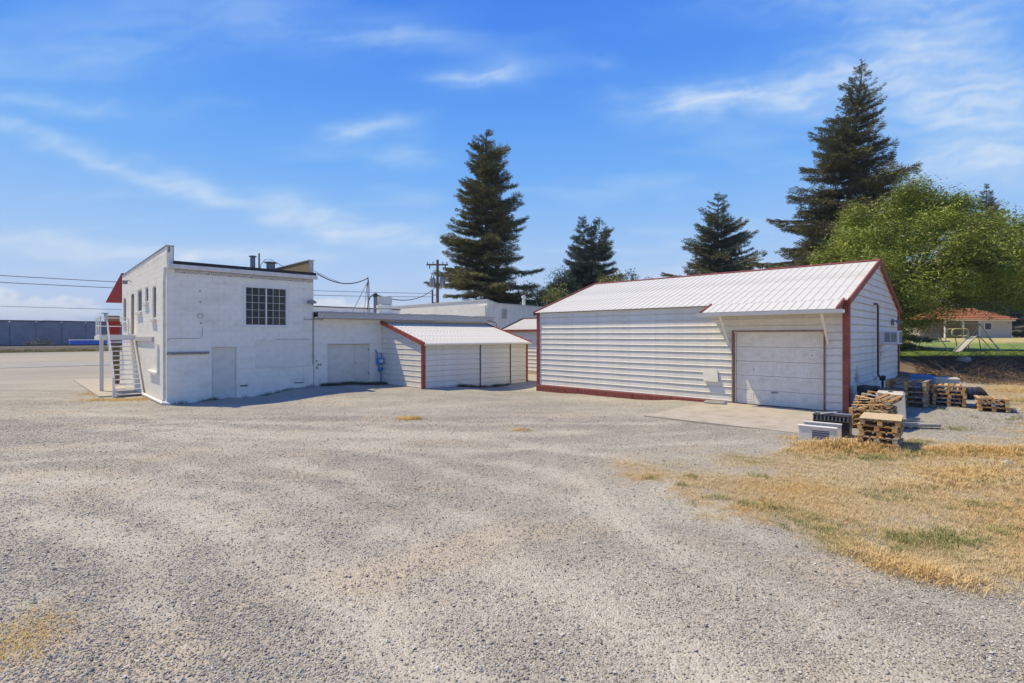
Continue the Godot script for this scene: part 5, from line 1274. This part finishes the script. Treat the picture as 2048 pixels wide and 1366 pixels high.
	for x in [-.3, .45, 1.2]:
		g = Geo.new(); g.tube([Vector3(x, 1.1, .2), Vector3(x + .15, 0, .25)], .028, 6); part(g, "leg", M.swing, b)

# ---------------------------------------------------------------- ground cover
func build_ground_cover() -> void:
	var g := Geo.new()   # pebble
	var vs := [Vector3(1, 0, 0), Vector3(-.9, 0, .1), Vector3(0, .62, .05), Vector3(0, -.4, 0), Vector3(.1, 0, .85), Vector3(-.05, .05, -.8)]
	for f in [[0, 2, 4], [4, 2, 1], [1, 2, 5], [5, 2, 0], [4, 3, 0], [1, 3, 4], [5, 3, 1], [0, 3, 5]]:
		g.tri(vs[f[0]], vs[f[2]], vs[f[1]])
	var pebble := white_cols(g)
	var r := RandomNumberGenerator.new(); r.seed = 5
	var xf := []; var cols := []
	var tones := [Color(.40, .375, .33), Color(.31, .29, .26), Color(.48, .455, .41), Color(.20, .19, .17), Color(.43, .37, .29), Color(.58, .555, .505), Color(.36, .335, .30)]
	for i in 520000:
		var d := 3.0 + 12.0 * pow(r.randf(), 1.25) if i < 300000 else r.randf_range(9.0, 23.4)
		if i >= 300000 and r.randf() > smoothstep(9.0, 15.0, d): continue
		var x := r.randf_range(-1.06, 1.06) * d
		var st := pick(gr_s, x, d)
		if r.randf() < st * .8: continue
		if r.randf() < pick(gr_d, x, d) * .78: continue
		var s := .0048 + .0085 * pow(r.randf(), 2.2) + .012 * float(r.randf() < .012)
		xf.append(Transform3D(Basis.from_euler(Vector3(r.randf_range(-.5, .5), r.randf() * TAU, r.randf_range(-.5, .5))).scaled(Vector3.ONE * s), Vector3(x, pick(gr_h, x, d) + s * .42, -d)))
		var c: Color = tones[r.randi() % tones.size()]; var k := r.randf_range(.85, 1.15); cols.append(Color(c.r * k, c.g * k, c.b * k))
	# gravel lane between the pallets
	for i in 9000:
		var p := TR * Vector3(r.randf_range(-4, 3.2), 0, r.randf_range(.3, 4.0)); var s := r.randf_range(.008, .02)
		xf.append(Transform3D(Basis.from_euler(Vector3(r.randf_range(-.5, .5), r.randf() * TAU, r.randf_range(-.5, .5))).scaled(Vector3.ONE * s), Vector3(p.x, gh(p.x, -p.z) + s * .1, p.z)))
		cols.append(tones[r.randi() % tones.size()])
	var o := multi("gravel", pebble, M.stone, xf, cols); o.set_meta("kind", "stuff"); meta(o, "loose grey gravel pebbles covering the yard", "gravel")
	print("pebbles ", xf.size())
	# dry grass
	var tA := [tuft_mesh(11, .085, .0048, .08, 1), tuft_mesh(15, .05, .0048, .12, 2), tuft_mesh(14, .17, .007, .09, 3)]
	var X := [[], [], []]; var C := [[], [], []]
	for i in 130000:
		var d := 3.5 + 19.0 * pow(r.randf(), 1.5); var x := r.randf_range(0.2, 1.12) * d
		var st := pick(gr_s, x, d)
		if r.randf() > st * (.35 + .65 * st): continue
		var bank := smoothstep(.0, .3, nz.get_noise_2d(x * 4.0 + 9, d * 4.0))
		var k := 0 if r.randf() < .45 else 1
		var ridge := exp(-pow((d - 10.2 + .12 * (x - 8)) / .45, 2)) * (1.0 if x > 5 else 0.0)
		if r.randf() < .35 * ridge: k = 2
		var s := r.randf_range(.6, 1.25) * (1.0 + ridge * .4) * (.75 + .5 * bank)
		X[k].append(Transform3D(Basis(Vector3.UP, r.randf() * TAU).scaled(Vector3(s, s * r.randf_range(.5, 1.0), s)), Vector3(x, pick(gr_h, x, d) - .004, -d)))
		var pale := clampf(.65 + nz.get_noise_2d(x * 7.0 + 31, d * 7.0) * 1.2 - ridge * .7, 0, 1)
		var c := Color(.71, .51, .22).lerp(Color(.59, .37, .13), r.randf()).lerp(Color(.74, .62, .40).lerp(Color(.60, .49, .31), r.randf()), pale * r.randf_range(.5, 1.0))
		var green := smoothstep(.28, .52, nz.get_noise_2d(x * 8.0 + 210, d * 8.0)) * .35
		if r.randf() < green + .04: c = Color(.20, .22, .05).lerp(Color(.34, .32, .09), r.randf())
		C[k].append(c)
	for i in 5200:   # dry patches at the left
		var q: Array = [[-3.95, 3.8, .6, .9], [-15.1, 19.9, 1.8, .7], [-17.6, 22.2, 1.4, 1.9], [-2.9, 14.6, .4, .3], [.25, 12.7, .35, .3]][r.randi() % 5]
		var x: float = q[0] + r.randf_range(-1, 1) * q[2]; var d: float = q[1] + r.randf_range(-1, 1) * q[3]
		var lq := TL.affine_inverse() * Vector3(x, 0, -d)
		if lq.x > -.15 and lq.z < .1: continue
		if r.randf() > straw_left(x, d): continue
		var s := r.randf_range(.8, 1.4) * (1.0 if d < 8 else 1.5)
		X[1].append(Transform3D(Basis(Vector3.UP, r.randf() * TAU).scaled(Vector3(s, s * .6, s)), Vector3(x, gh(x, d) - .004, -d))); C[1].append(Color(.62, .45, .13).lerp(Color(.58, .36, .12), r.randf()))
	for k in 3:
		o = multi("dry_grass" if k == 0 else "dry_grass_%03d" % k, tA[k], M.blade, X[k], C[k]); o.set_meta("kind", "stuff"); meta(o, ["dry straw coloured grass blades on the right", "short matted straw covering bare ground", "longer dry grass ridge before the pallets"][k], "grass")
		print("grass ", X[k].size())
	# green clumps
	var gm := tuft_mesh(22, .18, .008, .10, 8); xf = []; cols = []
	var spots := [[4.85, 5.75, .7, .28, 105], [3.75, 6.2, .35, .3, 18], [4.15, 5.55, .2, .15, 9], [5.6, 6.0, .4, .3, 20], [2.75, 7.2, .3, .2, 8], [3.15, 7.0, .15, .1, 8], [3.5, 6.85, .35, .3, 11], [2.2, 8.3, .15, .1, 5], [3.0, 8.4, .2, .12, 7], [2.55, 7.9, .2, .12, 6], [4.0, 8.35, .2, .2, 8], [6.3, 6.9, .5, .3, 26], [5.4, 7.3, .6, .3, 26], [7.5, 8.0, .6, .3, 30], [6.5, 9.6, 1.0, .2, 40], [8.3, 9.9, .9, .25, 46], [8.5, 10.9, .4, .35, 40], [7.9, 11.6, .3, .3, 20], [10.9, 12.6, .4, .25, 26], [13.5, 13.2, 1.2, .8, 90], [16.0, 15.5, 2., 1.5, 160], [10.3, 14.2, .3, .4, 24], [12.6, 15.4, .3, .4, 24], [9.0, 9.0, 1.2, .5, 40]]
	for q in spots:
		for i in q[4]:
			var x: float = q[0] + r.randfn() * q[2] * .5; var d: float = q[1] + r.randfn() * q[3] * .5
			var s := r.randf_range(.35, .85)
			xf.append(Transform3D(Basis(Vector3.UP, r.randf() * TAU).scaled(Vector3(s, s * r.randf_range(.6, 1.0), s)), Vector3(x, gh(x, d) - .005, -d)))
			cols.append(Color(.17, .20, .055).lerp(Color(.36, .34, .12), r.randf()))
	# weeds along the annex wall and the lean-to
	for i in 420:
		var u := r.randf_range(5.6, 8.6); var p := TL * Vector3(u, 0, .05 + absf(r.randfn()) * .22 * (1.0 + .5 * (u - 5.6) / 3.0))
		if r.randf() < .3: p = TL * Vector3(r.randf_range(10.3, 13.6), 0, 3.42 + absf(r.randfn()) * .12)
		if r.randf() < .06: p = TL * Vector3(r.randf_range(.2, 5.4), 0, .04 + absf(r.randfn()) * .05)
		var s := r.randf_range(.4, 1.2)
		xf.append(Transform3D(Basis(Vector3.UP, r.randf() * TAU).scaled(Vector3(s, s, s)), Vector3(p.x, gh(p.x, -p.z) - .005, p.z))); cols.append(Color(.05, .07, .03).lerp(Color(.13, .12, .06), r.randf()))
	o = multi("green_tufts", gm, M.blade, xf, cols); o.set_meta("kind", "stuff"); meta(o, "green grass tufts and weeds among straw and walls", "grass")
	# lawn blades and roadside grass
	xf = []; cols = []
	for i in 9000:
		var d := 26.0 + 14.0 * pow(r.randf(), 1.6); var x := r.randf_range(.70, 1.05) * d
		var s := r.randf_range(.5, 1.0)
		xf.append(Transform3D(Basis(Vector3.UP, r.randf() * TAU).scaled(Vector3(s * 1.3, s * .55, s * 1.3)), Vector3(x, gh(x, d), -d))); cols.append(Color(.14, .24, .03).lerp(Color(.24, .30, .05), r.randf()))
	o = multi("lawn_grass", gm, M.blade, xf, cols); o.set_meta("kind", "stuff"); meta(o, "bright green mown lawn grass beyond the bank", "grass")
	xf = []; cols = []
	for i in 5000:
		var p := TL * Vector3(r.randf_range(-40, 30), -.3 + 0.0, -76.4 - 1.6 * pow(r.randf(), 1.5)); var s := r.randf_range(2.0, 4.0)
		xf.append(Transform3D(Basis(Vector3.UP, r.randf() * TAU).scaled(Vector3(s, s * r.randf_range(.4, 1.1), s)), Vector3(p.x, -.3 + maxf(0, (-76.8 - (TL.affine_inverse() * p).z) * .36), p.z))); cols.append(Color(.42, .36, .15).lerp(Color(.22, .20, .07), r.randf()))
	o = multi("roadside_grass", gm, M.blade, xf, cols); o.set_meta("kind", "stuff"); meta(o, "dry grass fringe along the railway embankment", "grass")
	# litter and twigs on the bank
	g = Geo.new(); g.quad(Vector3(-.5, 0, 0), Vector3(0, .1, .28), Vector3(.5, 0, 0), Vector3(0, .12, -.28)); var lm := white_cols(g); xf = []; cols = []
	for i in 16000:
		var d := r.randf_range(20.3, 26.2); var x := r.randf_range(.74, 1.06) * d + 1.0
		if r.randf() > smoothstep(20.0, 22.0, d + (x - 18) * .05): continue
		var s := r.randf_range(.05, .12)
		xf.append(Transform3D(Basis.from_euler(Vector3(r.randf_range(-.6, .6), r.randf() * TAU, r.randf_range(-.6, .6))).scaled(Vector3.ONE * s), Vector3(x, gh(x, d) + .015, -d))); cols.append(Color(.15, .10, .055).lerp(Color(.34, .20, .10), pow(r.randf(), 2.0)))
	o = multi("leaf_litter", lm, M.blade, xf, cols); o.set_meta("kind", "stuff"); meta(o, "brown leaf litter on the shaded bank", "leaves")
	g = Geo.new()
	for i in 520:
		var d := r.randf_range(20.8, 26.6); var x := r.randf_range(.76, 1.06) * d + .8; var a := r.randf() * TAU; var L := r.randf_range(.3, 1.3)
		var p := Vector3(x, gh(x, d) + .02, -d); var e := Vector3(cos(a), r.randf_range(.05, .9), sin(a)).normalized() * L
		g.tube([p, p + e * .5 + Vector3(r.randf_range(-.08, .08), .05, r.randf_range(-.08, .08)), p + e], .010, 4, .003)
	o = multi("brush_twigs", white_cols(g), M.blade, [Transform3D.IDENTITY], [Color(.15, .115, .085)]); o.set_meta("kind", "stuff"); meta(o, "tangle of bare twigs and brush on the bank", "twigs")
	# a few single stones
	for q in [[14.9, 12.9, .16, "pale stone lying in the dry grass at the bank"], [8.7, 9.05, .09, "small whitish stone in the matted straw"], [21.6, 24.6, .35, "large pale rock on the shaded bank"]]:
		g = Geo.new(); var rr: float = q[2]
		for f in [[0, 2, 4], [4, 2, 1], [1, 2, 5], [5, 2, 0], [4, 3, 0], [1, 3, 4], [5, 3, 1], [0, 3, 5]]:
			var A: Vector3 = vs[f[0]] * rr; var B: Vector3 = vs[f[2]] * rr; var Cc: Vector3 = vs[f[1]] * rr
			var ab := ((A + B) * .5).normalized() * rr * .78; var bc := ((B + Cc) * .5).normalized() * rr * .74; var ca := ((Cc + A) * .5).normalized() * rr * .8
			g.tri(A, ab, ca); g.tri(ab, B, bc); g.tri(bc, Cc, ca); g.tri(ab, bc, ca)
		solo(g, "stone", M.concrete, q[3], "stone", Transform3D(Basis(Vector3.UP, q[0]), Vector3(q[0], gh(q[0], q[1]) + rr * .2, -q[1])))

# ---------------------------------------------------------------- sky
func make_sky() -> ImageTexture:
	var W := 2048; var H := 1024
	var out := PackedByteArray(); out.resize(W * H * 3)
	var f := FastNoiseLite.new(); f.seed = 3; f.frequency = 1.0; f.fractal_octaves = 4; f.noise_type = FastNoiseLite.TYPE_SIMPLEX_SMOOTH
	# wisps: a (right), b (up), half width, half height, tilt, strength
	var blobs := [[-.06, .503, .085, .022, .0, .55], [-.295, .401, .085, .024, .12, .55], [-.205, .343, .06, .018, .0, .40], [.36, .455, .13, .038, .10, .60], [.53, .480, .16, .035, .12, .45], [.80, .60, .22, .10, .35, .50], [.93, .45, .22, .085, .05, .72], [.92, .335, .22, .035, .10, .58], [-.87, .447, .16, .020, -.08, .36], [-.88, .172, .22, .018, -.03, .55], [-.55, .155, .20, .016, .0, .35], [-.64, .142, .05, .012, .0, .8], [-.22, .572, .13, .018, .05, .30], [.18, .530, .05, .016, -.3, .2], [.41, .135, .10, .012, .0, .6], [.30, .11, .10, .016, .0, .5], [-.8, .56, .25, .06, .1, .22], [-.45, .60, .20, .05, -.1, .22], [.62, .66, .25, .04, .1, .30]]
	for i in 9:   # long curved streak
		var s := i / 8.0; blobs.append([lerpf(-1.0, -.16, s), .415 - .33 * s + .10 * s * s, .10, .014 + .018 * s, -.30 + .12 * s, .27 + .06 * sin(s * 3.0)])
	var top := Color8(52, 112, 222); var stops := [[0.0, Color8(214, 228, 247)], [.06, Color8(198, 219, 249)], [.16, Color8(166, 205, 250)], [.30, Color8(116, 178, 250)], [.45, Color8(84, 150, 245)], [.60, Color8(64, 128, 236)], [1.0, Color8(44, 96, 200)]]
	var gr := Gradient.new(); var of := PackedFloat32Array(); var cs := PackedColorArray()
	for s in stops: of.append(s[0]); cs.append(s[1])
	gr.offsets = of; gr.colors = cs
	for j in H:
		var el := PI / 2 - (j + .5) / H * PI
		var sy := sin(el); var cy := cos(el)
		var base := gr.sample(clampf(sy, 0, 1)) if el > 0 else Color8(178, 176, 168)
		for i in W:
			var c := base
			if el > 0:
				var az := (i + .5) / W * TAU
				var dx := sin(az) * cy; var dd := cos(az) * cy
				var q := 1.0 / (sy + .16)
				var n1 := f.get_noise_2d(dx * q * 1.1 + 7.0, dd * q * 2.6)
				var cl := clampf(n1 * .9 - .10, 0, .5) * .55
				if dd > .05 and el < .95:
					var a := dx / dd; var b := sy / dd
					if absf(a) < 1.6:
						var w1 := f.get_noise_2d(a * 5.0, b * 9.0) ; var w2 := f.get_noise_2d(a * 5.0 + 40.0, b * 9.0 + 5.0)
						var aa := a + w1 * .05; var bb := b + w2 * .022
						var streak := .80 + .50 * f.get_noise_2d(aa * 4.0 + bb * 6.0, bb * 34.0 - aa * 5.0) + .30 * f.get_noise_2d(aa * 9.0 + bb * 14.0 + 3.0, bb * 95.0 - aa * 16.0)
						var s := 0.0
						for bl in blobs:
							var u: float = aa - bl[0]
							if absf(u) > bl[2] * 2.6: continue
							var v: float = bb - bl[1] - u * bl[4]
							if absf(v) > bl[3] * 2.6: continue
							u /= bl[2]; v /= bl[3]
							s += bl[5] * exp(-u * u - v * v)
						cl = clampf(cl * .7 + s * streak, 0, .93)
						for cu in [[-.91, .045, .13, .034], [-.99, .05, .04, .045], [-.36, .05, .10, .024], [.42, .12, .07, .02]]:   # low heaped clouds
							var cu_u: float = (a - cu[0]) / cu[2]; var cu_v: float = (b - cu[1]) / cu[3]
							if absf(cu_u) < 1.8 and absf(cu_v) < 1.8:
								var m := 1.0 - cu_u * cu_u - (cu_v * cu_v if cu_v > 0 else 2.5 * cu_v * cu_v) + .9 * f.get_noise_2d(a * 22.0 + 9.0, b * 34.0)
								cl = maxf(cl, smoothstep(.0, .55, m) * .92)
				c = base.lerp(Color8(236, 242, 252), cl)
			var k := (j * W + i) * 3
			out[k] = int(c.r * 255); out[k + 1] = int(c.g * 255); out[k + 2] = int(c.b * 255)
	return ImageTexture.create_from_image(Image.create_from_data(W, H, false, Image.FORMAT_RGB8, out))

# ----------------------------------------------------------------
func _ready() -> void:
	rng.seed = 1; nz.seed = 8; nz.frequency = 0.05; nz.fractal_octaves = 3
	# camera: level, 2.3 m up, with a slight downward lens shift
	var cam := Camera3D.new(); cam.name = "camera"; add_child(cam); cam.position = Vector3(0, 2.3, 0)
	cam.near = .1; cam.far = 6000
	cam.set_frustum(.1 * 1366.0 / 1030.0, Vector2(0, -.1 * 12.0 / 1030.0), .1, 6000)
	cam.current = true
	# sky and exposure
	var we := WorldEnvironment.new(); we.name = "world_environment"; var env := Environment.new(); we.environment = env
	var sm := PanoramaSkyMaterial.new(); sm.panorama = make_sky()
	var sky := Sky.new(); sky.sky_material = sm
	env.background_mode = Environment.BG_SKY; env.sky = sky; env.background_energy_multiplier = .88
	env.tonemap_mode = Environment.TONE_MAPPER_LINEAR; env.tonemap_exposure = 1.12
	env.sdfgi_enabled = true; env.ssao_enabled = true; env.ssil_enabled = true
	env.fog_enabled = true; env.fog_density = 0.00035; env.fog_light_color = Color(.78, .86, .97)
	add_child(we)
	# sun: from the left, a little ahead, 65 degrees up
	var sun := DirectionalLight3D.new(); sun.name = "sun"; add_child(sun)
	var to_sun := Vector3(-.938 * .495, .869, -.346 * .495).normalized()
	sun.look_at_from_position(Vector3.ZERO, -to_sun, Vector3.UP)
	sun.light_energy = 1.5; sun.light_angular_distance = 0.5; sun.light_color = Color(1.0, .935, .77); sun.shadow_enabled = true
	lay_pairs()
	make_materials()
	print("materials ", Time.get_ticks_msec())
	# setting
	struct(sheet(axis(-3000, -20.0, 26.0, 3000, .22), axis(-200, 2.0, 27.0, 4000, .22), 0.0, ground_tint, func(x, d): return gh(x, d) if d < 300 and absf(x) < 400 else -.3), "ground", M.ground)
	var g := Geo.new()   # concrete apron
	g.prism(PackedVector2Array([Vector2(-4.6, -4.15), Vector2(-4.45, .05), Vector2(-.9, .15), Vector2(-.03, .02), Vector2(-.02, -4.15)]), .0, .3)
	struct(g, "concrete_apron", M.concrete, TR * Transform3D(Basis(Vector3(1, 0, 0), Vector3(0, 0, 1), Vector3(0, -1, 0)), Vector3(0, -.02, 0)))
	print("ground ", Time.get_ticks_msec())
	build_far_left()
	build_far_right()
	build_tall()
	build_annex()
	build_leanto()
	build_stair()
	build_shed()
	build_far_buildings()
	print("buildings ", Time.get_ticks_msec())
	build_poles()
	build_roof_things()
	build_trees()
	print("trees ", Time.get_ticks_msec())
	build_clutter()
	sample_grids()
	print("grids ", Time.get_ticks_msec())
	build_ground_cover()
	print("done ", Time.get_ticks_msec())
